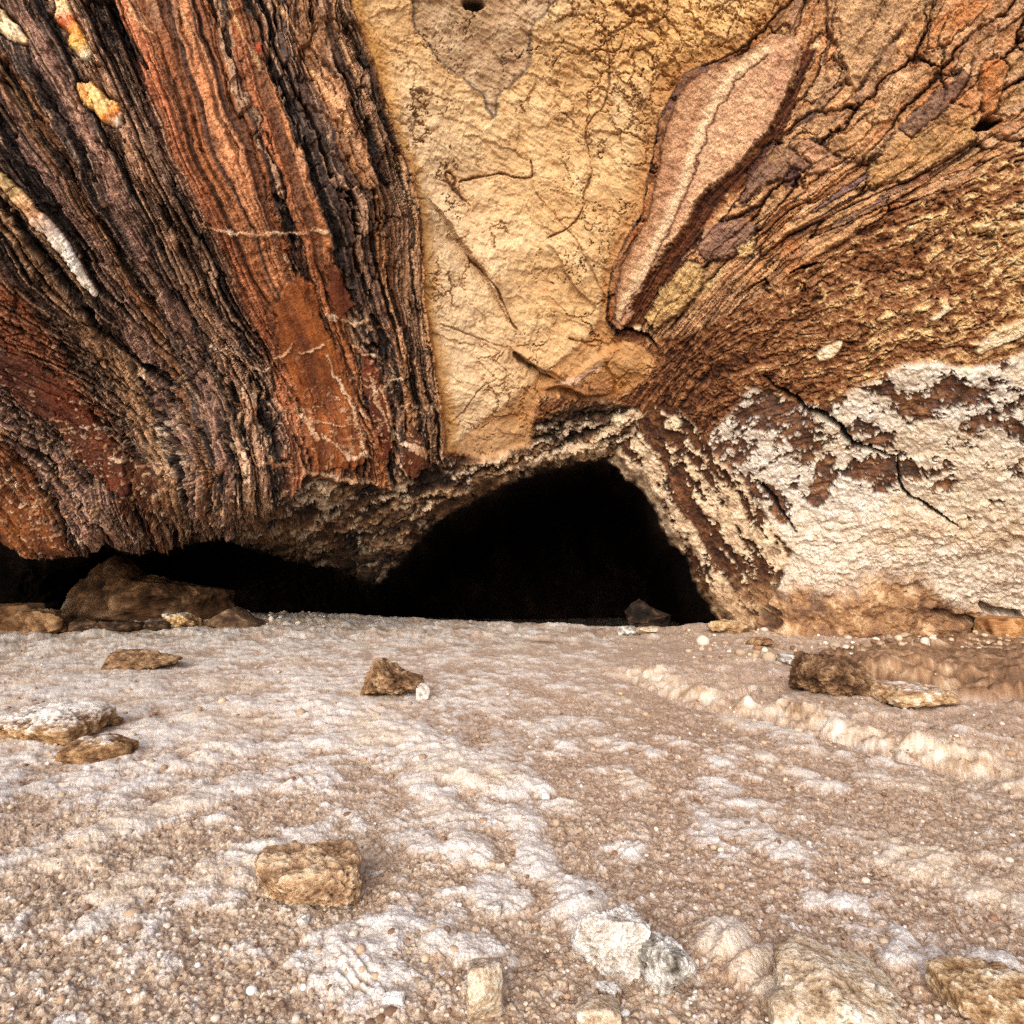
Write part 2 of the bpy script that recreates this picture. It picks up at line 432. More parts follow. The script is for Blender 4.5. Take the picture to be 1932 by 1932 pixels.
def layer_zone(m):
    x, y, z, qx, qy, rx, ry = sub(m)
    t = TR[m] + 8 * w1[m] + 3 * w3[m]
    r = np.hypot(U[m] - 1150, Vv[m] - 680) + 20 * w2[m]
    f0 = fbm(x * 1.6 + 90, y * 1.6, z * 1.6, 5, 0.62); f9 = fbm(x * 1.6 + 9, y * 1.6 + 50, z * 1.6, 5, 0.62)
    jag = 5 * w5[m]; jg2 = 9 * w6[m]
    tq = t + 26 * f0 + jag; rq = r + 60 * f9 + jg2
    f1, f2, rnd = worley(tq / 62, rq / 230 + 3.3)
    g1, g2, rn2 = worley(tq / 24, rq / 100 + 7.1)
    k1, k2, rn3 = worley(tq / 10, rq / 46 + 1.7)
    fine = fbm(x * 12, y * 12, z * 12, 5, 0.7)
    n = fbm(x * 3, y * 3, z * 3, 5, 0.65)
    tone = rnd[..., 0] * 0.5 + 0.34 * rn2[..., 0] + 0.16 * rn3[..., 0]
    c = ramp(tone, [(0.12, (112, 86, 84)), (0.26, (176, 136, 100)), (0.42, (200, 160, 116)), (0.54, (184, 130, 86)), (0.66, (206, 168, 130)), (0.78, (156, 106, 74)), (0.9, (216, 186, 136))])
    c = c * (1 + 0.5 * n + 0.8 * fine + 0.3 * (rn3[..., 1] - 0.5))[..., None]
    warm = sstep(0.05, 0.4, fbm(x * 1.1 + 5, y * 1.1, z * 1.1, 4, 0.6))
    c = mix(c, lin((184, 108, 54)) * (1 + 0.8 * fine)[..., None], 0.55 * warm)
    gate = sstep(-0.25, 0.15, fbm(x * 1.3 + 70, y * 1.3, z * 1.3, 4))
    gat2 = sstep(-0.15, 0.25, fbm(x * 1.5 + 30, y * 1.5, z * 1.5, 4))
    e1 = sstep(0.075, 0.015, (f2 - f1) * (1 + 0.8 * w3[m])) * (0.35 + 0.65 * gate)
    e2 = sstep(0.10, 0.02, g2 - g1) * gat2
    e3 = sstep(0.12, 0.02, k2 - k1) * gate * sstep(0.1, 0.3, f0)
    c = mix(c, c * np.array([0.62, 0.48, 0.4], f32), 0.8 * sstep(0.28, 0.05, f2 - f1) * gate)
    c = mix(c, lin((70, 40, 26)), 0.55 * e3); c = mix(c, lin((48, 27, 20)), 0.8 * e2); c = mix(c, lin((32, 19, 16)), 0.92 * e1)
    h = 0.11 * (rnd[..., 1] - 0.5) + 0.07 * (rn2[..., 1] - 0.5) + 0.03 * (rn3[..., 2] - 0.5) + 0.05 * n - 0.07 * e1 - 0.04 * e2 - 0.02 * e3 + 0.04 * fine + 0.05 * f0
    thin = np.maximum(e2, e3)
    # the big smooth lens beside the ochre slab
    lens = sstep(-3, 4, poly_sd(rx, ry, [(1462, 62), (1490, 66), (1508, 92), (1495, 150), (1455, 240), (1395, 310), (1338, 358), (1290, 430), (1235, 515), (1195, 590), (1172, 628), (1158, 612), (1158, 565), (1172, 508), (1196, 458), (1222, 408), (1236, 335), (1256, 238), (1276, 190), (1302, 148), (1400, 100), (1445, 66)], False))
    lc = ramp(fbm(x * 2, y * 2, z * 2, 4), [(-0.5, (176, 130, 104)), (0, (200, 158, 124)), (0.5, (216, 184, 146))])
    lc = lc * (1 + 0.8 * fine)[..., None]
    lc = mix(lc, lin((128, 84, 70)), 0.5 * sstep(0.1, 0.4, fbm(x * 14, y * 14, z * 14 + 7, 4, 0.65)))
    ld, lsd, _t = line_d(rx + 6 * w3[m], ry + 6 * w4[m], [(1448, 108), (1425, 128), (1390, 150), (1350, 215), (1318, 300), (1292, 372), (1262, 440), (1222, 520), (1190, 570), (1172, 606)], 300)
    ls = np.exp(-(ld / 2.4) ** 2)
    lc = mix(lc, lin((230, 206, 170)), 0.6 * np.exp(-((ld - 12) / 8.0) ** 2) * (lsd > 0))
    lc = mix(lc, lin((150, 98, 66)), 0.45 * sstep(18, 34, ld + 8 * w3[m]) * (lsd > 0))
    lc = mix(lc, lin((82, 44, 30)), 0.85 * ls)
    c = mix(c, lc, lens); h = h * (1 - lens) + lens * (0.05 + 0.05 * fbm(x * 4, y * 4, z * 4, 5, 0.65) + 0.035 * fine - 0.025 * ls - 0.02 * np.where(lsd > 0, 1, 0))
    # broad rusty seam outside the lens, and the black seam against the ochre slab
    R1 = [(1520, 95), (1500, 150), (1462, 245), (1402, 316), (1344, 366), (1296, 440), (1244, 518), (1206, 588), (1180, 640)]
    d, s, tt = line_d(rx + 8 * w3[m] + 5 * w5[m], ry + 8 * w4[m] + 5 * w6[m], R1, 120)
    d = d + s * 6 + 3 * w3[m]
    wd = 9 + 14 * tt
    k = sstep(1.25, 0.75, d / (wd * (1 + 0.5 * perlin(x * 3, y * 3, z * 3))))
    fine = fbm(x * 12, y * 12, z * 12, 5, 0.7)
    rc = ramp(fbm(t / 9, x * 1.2, z * 1.2, 4) + 0.8 * fine, [(-0.5, (38, 20, 15)), (-0.1, (70, 36, 21)), (0.3, (108, 62, 34)), (0.6, (150, 98, 54))])
    c = mix(c, rc, k); h = h * (1 - k) + k * (-0.06 + 0.05 * fbm(t / 9, x * 1.5, z * 1.5, 4) + 0.05 * fine)
    # slabs
    for pts, cl, hh in (([(1560, 40), (1600, 160), (1612, 178), (1660, 110), (1700, 60), (1760, 0), (1800, -80), (1560, -80)], (178, 142, 106), 0.09),
                        ([(1490, 262), (1530, 262), (1590, 300), (1560, 322), (1522, 330), (1478, 300)], (176, 134, 104), 0.05),
                        ([(1405, 330), (1440, 275), (1470, 262), (1530, 312), (1500, 335), (1450, 340), (1390, 390)], (94, 66, 64), 0.02),
                        ([(1312, 470), (1330, 425), (1400, 412), (1425, 425), (1418, 465), (1370, 490), (1330, 495)], (122, 92, 82), 0.06),
                        ([(1390, 470), (1425, 448), (1422, 478), (1395, 488)], (214, 184, 128), 0.06),
                        ([(1215, 600), (1250, 540), (1300, 492), (1330, 505), (1322, 545), (1280, 590), (1235, 625)], (206, 172, 116), 0.08),
                        ([(1570, 490), (1580, 462), (1615, 440), (1640, 440), (1625, 470), (1590, 485)], (220, 192, 140), 0.04),
                        ([(1635, 320), (1700, 240), (1780, 190), (1830, 210), (1845, 260), (1770, 310), (1700, 345), (1640, 350)], (176, 136, 88), 0.10),
                        ([(1690, 240), (1760, 180), (1820, 130), (1832, 150), (1790, 205), (1720, 262)], (100, 72, 66), 0.05),
                        ([(1850, 135), (1885, 105), (1905, 130), (1880, 210), (1855, 225)], (182, 112, 58), 0.08)):
        sd = poly_sd(qx * 0.6 + rx * 0.4, qy * 0.6 + ry * 0.4, pts, False) + 10 * w3[m] + 7 * w5[m]
        k = sstep(-3, 3, sd)
        n = fbm(x * 5 + hh * 90, y * 5, z * 5, 4, 0.65)
        hh = hh * 0.6
        sc1 = lin(cl) * (1 + 0.6 * n + 0.8 * fine)[..., None]
        sc1 = mix(sc1, c, 0.55 * sstep(0.0, 0.5, fbm(x * 2 + hh * 300, y * 2, z * 2, 3) + 0.1))
        sc1 = mix(sc1, lin((56, 31, 21)), 0.6 * thin * sstep(-0.1, 0.3, n))
        c = mix(c, sc1, 0.78 * k)
        rim = np.exp(-(sd / 3.0) ** 2) * sstep(-0.45, 0.25, n + w3[m])
        c = mix(c, lin((44, 25, 18)), 0.8 * rim)
        h = h * (1 - 0.55 * k) + k * (hh + 0.03 * n + 0.02 * fine) - 0.05 * rim
    seamd, _s, _t = line_d(rx + 3 * perlin(x * 5, y * 5, z * 5), ry + 3 * perlin(x * 5 + 9, y * 5, z * 5), R0, 160)
    tsm = sstep(1.3, 0.5, seamd / (5.5 + 3 * w2[m]))
    c = mix(c, lin((28, 17, 18)), 0.95 * tsm)
    ts2 = np.exp(-((seamd - 17 - 6 * w1[m]) / 2.4) ** 2); c = mix(c, lin((60, 34, 26)), 0.8 * ts2)
    br_ = sstep(40, 10, seamd + 10 * w3[m]); c = mix(c, c * np.array([0.72, 0.6, 0.5], f32), br_ * (1 - tsm))
    h = h - 0.08 * tsm
    return c, h


BP = [(0, (160, 130, 96)), (12, (92, 70, 56)), (20, (150, 122, 92)), (27, (40, 28, 24)), (34, (120, 94, 74)), (50, (128, 100, 76)), (58, (52, 36, 28)), (72, (96, 66, 44)), (90, (138, 104, 74)),
      (108, (110, 78, 52)), (114, (64, 50, 46)), (140, (84, 66, 58)), (150, (30, 21, 19)), (166, (30, 20, 18)), (174, (150, 104, 70)), (205, (140, 90, 58)), (216, (50, 30, 22)), (232, (46, 29, 22)),
      (242, (126, 80, 48)), (262, (96, 60, 38)), (272, (170, 120, 84)), (288, (164, 114, 78)), (296, (54, 32, 22)), (304, (124, 78, 46)), (336, (112, 70, 41)), (346, (92, 56, 34)), (352, (158, 104, 72)), (378, (148, 96, 66)),
      (388, (76, 44, 28)), (408, (62, 36, 25)), (420, (36, 25, 22)), (446, (40, 28, 25)), (454, (118, 96, 84)), (500, (138, 112, 92)), (552, (120, 98, 82)), (562, (48, 36, 32)), (596, (56, 44, 40)),
      (606, (116, 92, 82)), (638, (100, 80, 74)), (646, (56, 46, 44)), (676, (62, 52, 50)), (686, (104, 74, 50)), (724, (96, 66, 44)), (734, (112, 90, 82)), (792, (116, 94, 86)), (800, (30, 22, 20)), (826, (34, 25, 22)),
      (836, (136, 110, 84)), (896, (122, 96, 72)), (906, (54, 38, 30)), (952, (60, 42, 32)), (964, (112, 66, 40)), (1056, (100, 56, 34)), (1066, (112, 92, 86)), (1196, (124, 100, 92)), (1206, (112, 70, 42)), (1330, (138, 88, 50)), (1400, (104, 66, 42)), (1600, (80, 58, 44))]


def banded_zone(m):
    x, y, z, qx, qy, rx, ry = sub(m)
    S0 = SB[m]
    low = sstep(520, 900, Vv[m])                         # the beds get thinner and more broken lower down
    s = S0 + 16 * w1[m] + 3 * w3[m]
    hi_ = fbm(x * 2.2 + 8, y * 2.2, z * 2.2 + 40, 4, 0.6)
    sp = s + 9 * perlin(x * 0.9, y * 0.9, z * 0.9 + 3) + 13 * perlin(s / 60, x * 0.35, z * 0.35) + low * (26 * fbm(x * 1.1, y * 1.1, z * 1.1 + 40, 3) + 15 * hi_)
    v_ = Vv[m] + 0.35 * U[m] + 10 * w3[m] + 6 * w5[m]
    b1_, b2_, brd = worley(s / 46 + 0.3 * w3[m], v_ / 95); b3_, b4_, brd2 = worley(s / 17 + 0.25 * w3[m] + 5, v_ / 44)
    wide0 = sstep(172, 178, sp) * sstep(212, 206, sp) + sstep(242, 246, sp) * sstep(388, 380, sp)
    brk = (1 - 0.75 * np.clip(wide0, 0, 1))
    sp = sp + brk * (16 * (brd[..., 2] - 0.5) + (7 + 3 * low) * (brd2[..., 2] - 0.5)) + 1.6 * w5[m]
    joint = np.maximum(sstep(0.07, 0.01, b2_ - b1_) * sstep(-0.1, 0.3, hi_), sstep(0.09, 0.02, b4_ - b3_) * sstep(0.0, 0.35, hi_ + 0.25 * low)) * brk
    chip1, chip2, chr_ = worley(sp / 11, Vv[m] / 74 + 0.4 * w1[m]); ch3, ch4, chr2 = worley(sp / 4.6 + 3, Vv[m] / 42 + 0.4 * w2[m])
    c = ramp(sp, BP)
    la, lb = x * 0.5, z * 0.5
    k = 1 + 0.35 * low
    n1 = perlin(sp / 13 * k, la, lb); n2 = perlin(sp / 5.2 * k + 9, la * 1.5, lb * 1.5); n3 = perlin(sp / 2.6 * k + 40, la * 2.5, lb * 2.5); n4 = perlin(sp / 34 + 5, la, lb)
    wide = sstep(172, 178, sp) * sstep(212, 206, sp) + sstep(242, 246, sp) * sstep(388, 380, sp)   # the thick smooth beds
    wide = np.clip(wide, 0, 1) * (1 - 0.4 * low)
    amp = 1 - 0.5 * wide
    c = c * np.clip(1 + amp * (0.5 * n1 + 0.55 * n2 + 0.35 * n3 + 0.35 * n4) + 0.25 * fbm(x * 3, y * 3, z * 3, 3), 0.25, 2.2)[..., None]
    c = c * (1 + amp * (0.5 * (chr_[..., 0] - 0.5) + 0.42 * (chr2[..., 0] - 0.5)))[..., None] * 1.5
    line = sstep(0.11, 0.03, np.abs(perlin(sp / 8.5 + 70, la * 0.8, lb * 0.8))) * sstep(-0.35, 0.1, n4 + 0.4 * hi_ + 0.1) * (0.35 + 0.65 * amp)
    line = np.maximum(line, sstep(0.12, 0.02, np.abs(perlin(sp / 15 + 20, la, lb))) * sstep(-0.2, 0.25, perlin(x * 1.1, y * 1.1, z * 1.1 + 77)))
    c = mix(c, lin((26, 17, 15)), 0.85 * line)
    pocket = sstep(0.24, 0.42, fbm(sp / 60, x * 0.8, z * 0.8 + 3, 4, 0.6) + 0.10 * low) * (0.3 + 0.7 * low)
    c = mix(c, lin((24, 16, 14)), 0.8 * pocket)
    dark = sstep(0.22, 0.5, -n1 - 0.45 * n2 - 0.25 * n4) * amp
    c = mix(c, lin((24, 16, 15)), 0.92 * dark)
    lt = sstep(0.26, 0.5, n2 + 0.3 * n1 + 0.3 * w3[m]) * amp
    c = mix(c, lin((190, 160, 134)), 0.66 * lt)
    lt2 = sstep(0.3, 0.5, perlin(sp / 3.4 + 90, la * 1.6, lb * 1.6) + 0.3 * w5[m]) * amp * sstep(-0.2, 0.3, n4 + hi_)
    c = mix(c, lin((176, 146, 124)), 0.5 * lt2)
    h = 0.035 * n4 + 0.04 * n1 * amp + 0.018 * n2 * amp + 0.006 * n3 * amp - 0.07 * dark + 0.03 * fbm(x * 2.5, y * 2.5, z * 2.5, 4)
    c = mix(c, lin((24, 16, 14)), 0.85 * joint)
    fine = fbm(x * 13, y * 13, z * 13, 5, 0.7)
    c = c * np.clip(1 + 0.6 * fine, 0.2, 2)[..., None]
    h = h + brk * (0.09 * (brd[..., 1] - 0.5) + 0.06 * (brd2[..., 1] - 0.5)) - 0.04 * joint + 0.04 * fine
    h = h + 0.03 * wide - 0.03 * line - 0.10 * pocket + amp * (0.03 * (chr_[..., 1] - 0.5) + 0.016 * (chr2[..., 1] - 0.5)) + 0.05 * low * hi_
    # rusty orange slabs between the beds
    for pts, cl, cd in (([(565, 515), (590, 530), (600, 590), (640, 680), (675, 760), (690, 850), (680, 880), (590, 885), (570, 830), (545, 720), (520, 640), (515, 570), (540, 530)], (160, 96, 46), (98, 52, 24)),
                        ([(690, 668), (715, 690), (740, 780), (735, 860), (715, 866), (700, 780), (680, 700)], (122, 62, 28), (80, 36, 18)),
                        ([(608, 488), (640, 500), (660, 570), (640, 590), (618, 540)], (118, 60, 28), (84, 40, 20)),
                        ([(735, 880), (760, 850), (775, 800), (800, 830), (810, 875), (770, 895)], (104, 56, 28), (70, 36, 20)),
                        ([(-200, 640), (0, 655), (60, 668), (130, 720), (185, 790), (240, 860), (250, 930), (190, 900), (110, 800), (0, 715), (-200, 700)], (108, 52, 24), (76, 38, 22)),
                        ([(-200, 860), (0, 900), (60, 950), (130, 1020), (100, 1050), (0, 1020), (-200, 1000)], (142, 88, 42), (96, 52, 28)),
                        ([(260, 860), (310, 900), (330, 960), (300, 985), (260, 930)], (112, 68, 36), (80, 46, 26))):
        sd = poly_sd(rx, ry, pts, False) + 9 * w3[m] + 8 * perlin(x * 2, y * 2, z * 2 + 5)
        kk = sstep(-2, 2, sd + 3 * w3[m]) * (0.93 if cl[0] != 112 else 0.6)
        c = mix(c, lin((30, 18, 14)), 0.8 * np.exp(-((sd + 3 * w3[m] + 2) / 2.6) ** 2) * sstep(-0.4, 0.1, n2))
        n = fbm(sp / 40, x * 2.2, z * 1.0, 4, 0.6) + 0.4 * fbm(x * 6, y * 6, z * 6, 3)
        oc = mix(np.broadcast_to(lin(cd), c.shape), np.broadcast_to(lin(cl), c.shape), sstep(-0.35, 0.4, n))
        oc = mix(oc, lin((196, 140, 72)), 0.5 * sstep(0.4, 0.75, n))
        c = mix(c, oc, kk); h = h * (1 - 0.75 * kk) + kk * (0.05 + 0.02 * n)
    # dark recess bands
    for pts, wd in (([(30, 400), (60, 450), (110, 510), (150, 560), (190, 610)], 16), ([(160, 580), (215, 640), (265, 690), (290, 700)], 15), ([(210, 20), (250, 90), (285, 140)], 9), ([(700, 590), (725, 640), (745, 700), (760, 770)], 12),
                    ([(265, 680), (300, 700), (340, 730)], 12), ([(520, 370), (535, 385), (545, 420), (560, 470)], 9), ([(690, 230), (702, 290), (715, 340), (728, 352)], 12), ([(340, 850), (352, 900), (362, 950)], 9), ([(440, 720), (450, 790), (468, 860)], 8)):
        d, sd, tt = line_d(rx, ry, pts, 80)
        kk = sstep(1.2, 0.6, d / (wd * (0.35 + 0.65 * np.sin(np.pi * np.clip(tt, 0.04, 0.96)))))
        c = mix(c, lin((22, 16, 16)), 0.93 * kk); h = h - 0.10 * kk
    # fine pale salt veinlets that cut across the beds
    vein = np.zeros(x.shape, f32)
    for pts, wd in (([(390, 424), (420, 432), (440, 438), (470, 434), (500, 440), (545, 437), (590, 432), (615, 438)], 3.2), ([(436, 655), (470, 690), (500, 697), (520, 680), (545, 655), (550, 640)], 2.6),
                    ([(395, 640), (425, 670), (450, 695)], 2.0), ([(610, 588), (640, 598), (665, 604), (690, 600)], 4.2), ([(660, 640), (685, 660), (712, 668), (722, 680)], 2.6), ([(715, 622), (735, 615)], 2.5),
                    ([(735, 690), (745, 708), (738, 720), (772, 708)], 2.0), ([(752, 768), (770, 762), (790, 768)], 2.4), ([(205, 640), (220, 660), (265, 695), (290, 720)], 3), ([(210, 860), (240, 868), (290, 880), (340, 892)], 2.2),
                    ([(100, 905), (120, 895), (150, 898)], 2.2), ([(618, 660), (625, 690), (640, 720), (660, 745), (672, 790), (680, 830), (690, 862)], 3.2), ([(700, 700), (715, 760), (735, 800), (740, 850), (765, 890)], 2.4),
                    ([(720, 730), (735, 760), (742, 800), (742, 830)], 3.0), ([(575, 890), (600, 885), (640, 903), (690, 905), (740, 918), (780, 920)], 4.2), ([(480, 725), (478, 770), (490, 820), (505, 860), (515, 880)], 4.5),
                    ([(470, 690), (462, 740), (450, 800)], 3), ([(490, 872), (520, 878), (545, 872)], 4), ([(440, 840), (460, 860), (470, 885), (462, 950)], 3.4), ([(575, 795), (610, 800), (650, 802)], 2.6), ([(600, 830), (640, 850), (660, 860), (690, 850)], 3),
                    ([(550, 770), (570, 800), (588, 830)], 4), ([(680, 775), (690, 790), (712, 790)], 2.4), ([(760, 830), (790, 838), (800, 850)], 8), ([(540, 480), (548, 500)], 3), ([(565, 660), (590, 655), (610, 640)], 2.2)):
        d, sd, tt = line_d(rx + 5 * perlin(x * 6, y * 6, z * 6) + 2 * w5[m], ry + 6 * perlin(x * 6 + 5, y * 6, z * 6) + 2 * w6[m], pts, 40)
        vein = np.maximum(vein, sstep(1.25, 0.7, d / (1.35 * wd * (0.5 + 0.9 * np.abs(perlin(x * 7, y * 7, z * 7))))))
    rv = np.abs(perlin(x * 1.7 + w3[m] * 0.6, y * 1.7, z * 1.7 + w4[m] * 0.6)) * 60
    gate = sstep(0.0, 0.4, fbm(x * 0.9 + 3, y * 0.9, z * 0.9, 3) + 0.35 * low - 0.1) * low
    vein = np.maximum(vein, sstep(1.6, 0.8, rv) * gate)
    fl = fbm(x * 11, y * 11, z * 11 + 6, 2)
    vein = np.maximum(vein, sstep(0.36, 0.46, 0.75 * fl + 0.5 * w5[m] + 0.16 * low + 0.35 * fbm(x * 1.6 + 9, y * 1.6, z * 1.6, 3)) * (0.15 + 0.75 * low) * (1 - 0.6 * wide))
    vc = ramp(fbm(x * 4, y * 4, z * 4 + 3, 2), [(-0.4, (156, 112, 82)), (0, (196, 166, 134)), (0.4, (222, 204, 184))])
    c = mix(c, vc, 0.92 * vein); h = h + 0.022 * vein
    # thin cream beds high up
    for pts, wd in (([(420, -20), (440, 30), (462, 80), (476, 110)], 4.5), ([(508, -40), (520, 10), (545, 50), (560, 75)], 5), ([(480, 100), (486, 120), (492, 140)], 6), ([(330, 0), (352, 45), (372, 85)], 4), ([(250, 20), (270, 60), (300, 80)], 5), ([(0, 120), (30, 170), (75, 250)], 3), ([(590, 140), (610, 165), (640, 210), (655, 260)], 12), ([(640, 80), (668, 150), (690, 190)], 3)):
        d, sd, tt = line_d(rx, ry, pts, 40)
        kk = sstep(1.2, 0.5, d / (wd * (0.4 + 0.6 * np.sin(np.pi * np.clip(tt, 0.05, 0.95)))))
        c = mix(c, lin((206, 170, 130)) * (1 + 0.3 * n1)[..., None], 0.85 * kk); h = h + 0.02 * kk
    c = c * np.array([1.08, 0.96, 0.86], f32)
    red = np.exp(-(((rx - 486) / 7) ** 2 + ((ry - 98) / 9) ** 2))
    c = mix(c, lin((190, 60, 26)), 0.8 * red)
    ed = sstep(14, 0, S0 + 6 * w3[m])                    # rust fringe beside the ochre slab
    c = mix(c, lin((150, 92, 42)), 0.6 * ed)
    return c, h


veins = [   # pale quartz pods set in the beds: spine, half width, colours along it
    ([(118, -6), (128, 30), (142, 62), (160, 95), (174, 118)], 17, [(0, (188, 142, 90)), (0.25, (214, 186, 142)), (0.42, (176, 84, 34)), (0.62, (212, 142, 62)), (0.8, (196, 152, 74)), (1, (206, 190, 160))]),
    ([(160, 172), (180, 190), (205, 212), (226, 240)], 21, [(0, (190, 140, 84)), (0.3, (216, 170, 104)), (0.55, (226, 184, 120)), (0.8, (206, 130, 52)), (1, (200, 180, 160))]),
    ([(-6, 22), (12, 48), (36, 75), (58, 92)], 15, [(0, (176, 132, 88)), (0.4, (230, 204, 162)), (0.75, (226, 200, 164)), (1, (190, 150, 104))]),
    ([(-30, 318), (0, 330), (35, 366), (66, 400), (95, 432), (120, 460), (142, 492), (160, 525), (182, 548)], 13, [(0, (170, 138, 92)), (0.25, (178, 148, 100)), (0.42, (196, 150, 112)), (0.55, (224, 200, 184)), (0.75, (236, 226, 216)), (1, (224, 204, 186))])]
vein_masks = []


def yellow_zone(m):
    x, y, z, qx, qy, rx, ry = sub(m)
    n = fbm(x * 1.1, y * 1.1, z * 1.1, 4); n2 = fbm(x * 5, y * 5, z * 5, 4)
    c = ramp(n + 0.3 * n2, [(-0.5, (186, 148, 104)), (-0.15, (200, 164, 118)), (0.1, (208, 175, 130)), (0.45, (216, 190, 150))])
    lf = sstep(260, 40, U[m] - (690 + 0.2 * Vv[m])) * sstep(60, 300, Vv[m])                         # paler flank on the left
    c = mix(c, lin((220, 198, 166)), 0.6 * lf)
    gold = np.exp(-(((rx - 1330) / 190) ** 2 + ((ry - 60) / 110) ** 2)) + 0.5 * np.exp(-(((rx - 1080) / 130) ** 2 + ((ry - 820) / 70) ** 2))
    c = mix(c, lin((204, 154, 84)), np.clip(0.5 * gold, 0, 1))
    # scalloped surface: leaning ripples
    a = (rx * 0.83 + ry * 0.55); b = (-rx * 0.55 + ry * 0.83)
    rp = ridged(a / 46 + 0.8 * w1[m], b / 20 + 0.9 * w2[m], z * 0.4, 4, 0.6)
    plates, p2, prnd = worley(a / 120 + 0.5 * w1[m], b / 74 + 0.5 * w2[m])
    sc, sc2, scr = worley(a / 26 + 0.6 * w1[m] + 0.35 * w3[m], b / 13 + 0.6 * w2[m] + 0.35 * w4[m])
    fine = fbm(x * 16, y * 16, z * 16, 4, 0.65)
    h = 0.032 * rp + 0.11 * n + 0.022 * n2 + 0.05 * (prnd[..., 1] - 0.5) + 0.022 * (scr[..., 1] - 0.5) + 0.016 * fine
    c = c * (1 + 0.28 * fine + 0.14 * (scr[..., 0] - 0.5))[..., None]
    c = mix(c, lin((168, 120, 72)), 0.34 * sstep(0.05, -0.4, rp + 0.4 * fine))
    c = mix(c, lin((132, 84, 44)), 0.5 * sstep(0.14, 0.02, sc2 - sc) * sstep(0.0, 0.4, fbm(x * 1.3 + 31, y * 1.3, z * 1.3, 3) + 0.0004 * (U[m] - 1050)))
    # thin rusty cracks
    cr = np.abs(perlin(x * 1.5 + 0.7 * w3[m], y * 1.5, z * 1.5 + 0.7 * w4[m])) * 100
    gate = sstep(-0.1, 0.35, fbm(x * 0.8 + 20, y * 0.8, z * 0.8, 3) + 0.0005 * (U[m] - 1000))
    crack = sstep(3.2, 0.6, cr) * gate
    cr2 = np.abs(perlin(x * 3.4 + 1.2 * w3[m], y * 3.4, z * 3.4 + 1.2 * w4[m] + 9)) * 60
    crack = np.maximum(crack, 0.6 * sstep(2.4, 0.5, cr2) * sstep(0.05, 0.45, fbm(x * 1.2 + 50, y * 1.2, z * 1.2, 3) + 0.0006 * (U[m] - 1050)))
    for pts, wd, st in (([(860, 345), (862, 325), (845, 318), (850, 338), (868, 360), (890, 385)], 4, 1), ([(868, 338), (905, 328), (950, 326), (985, 338), (1005, 335), (998, 300)], 2.2, .9), ([(1180, 60), (1170, 100), (1130, 90), (1105, 100), (1060, 90), (1045, 120)], 2, .8),
                        ([(1140, 60), (1150, 95), (1155, 150), (1140, 205), (1110, 228), (1105, 260), (1120, 320), (1105, 350), (1100, 400), (1060, 440), (1035, 450)], 2, .85), ([(880, 475), (915, 520), (940, 545), (965, 600), (975, 620)], 2.6, 1), ([(970, 670), (1010, 690), (1035, 705), (1070, 722)], 6, 1),
                        ([(1075, 640), (1110, 650), (1150, 640), (1165, 655)], 2, .8), ([(1020, 745), (1030, 770), (1020, 800), (1012, 840)], 3, .9), ([(930, 680), (960, 700), (950, 730), (915, 740)], 1.8, .7), ([(1160, 665), (1140, 690), (1160, 720), (1158, 748)], 3, 1), ([(900, 800), (940, 790), (990, 790)], 1.8, .7), ([(850, 800), (880, 780), (900, 740), (935, 720)], 1.8, .6),
                        ([(1000, 350), (1060, 420), (1100, 480), (1140, 560)], 1.8, .5), ([(830, 610), (900, 640), (960, 660), (1000, 650)], 1.8, .6)):
        d, sd, tt = line_d(qx * 0.5 + rx * 0.5, qy * 0.5 + ry * 0.5, pts, 40)
        vw = np.clip(0.75 + 1.1 * perlin(x * 4, y * 4, z * 4 + 2), 0.15, 1.5)
        crack = np.maximum(crack, st * sstep(1.3, 0.5, d / (wd * vw)) * np.clip(0.4 + vw, 0, 1))
        c = mix(c, lin((168, 116, 62)), 0.35 * st * np.exp(-(d / (wd * 3.2)) ** 2))
    j1 = fbm(x * 1.4 + 3, y * 1.4, z * 1.4, 5, 0.62); j2 = fbm(x * 1.4 + 40, y * 1.4, z * 1.4 + 9, 5, 0.62)
    for sc_n, amp_n, st_n, off in ((104, 80, 0.85, 0.0), (46, 44, 0.65, 5.0)):
        q1, q2, _q = worley((a + amp_n * j1 + 5 * w5[m]) / sc_n + off, (b + amp_n * j2 + 5 * w6[m]) / (sc_n * 0.8))
        gt = sstep(0.0, 0.3, fbm(x * 0.9 + off, y * 0.9 + 21, z * 0.9, 4) + 0.0005 * (U[m] - 1080) + 0.06)
        kq = sstep(4.6, 1.2, (q2 - q1) * sc_n * (1 + 1.2 * w3[m])) * gt * st_n
        crack = np.maximum(crack, kq)
        c = mix(c, lin((184, 128, 66)), 0.35 * sstep(14, 0, (q2 - q1) * sc_n) * gt)
        h = h + 0.035 * gt * (_q[..., 1] - 0.5)
    c = mix(c, lin((84, 48, 25)), 0.88 * crack); h = h - 0.045 * crack
    rs = fbm(x * 9, y * 9, z * 9, 3)
    c = mix(c, lin((170, 114, 58)), 0.5 * sstep(0.2, 0.5, rs + 0.3 * rp - 0.2))
    # grey stain patch at the top with its dark outline
    gp = [(782, -200), (780, 0), (786, 50), (828, 108), (890, 160), (912, 180), (922, 205), (934, 220), (938, 185), (970, 150), (1003, 116), (1000, 66), (1012, 40), (1050, 0), (1080, -200)]
    sd = poly_sd(rx + 4 * w3[m], ry + 4 * w4[m], gp, False); k = sstep(-3, 4, sd)
    gc = ramp(n2 + 0.5 * n, [(-0.5, (138, 112, 90)), (0, (166, 140, 114)), (0.5, (190, 168, 144))])
    br = np.exp(-(((rx - 890) / 46) ** 2 + ((ry - 30) / 44) ** 2))
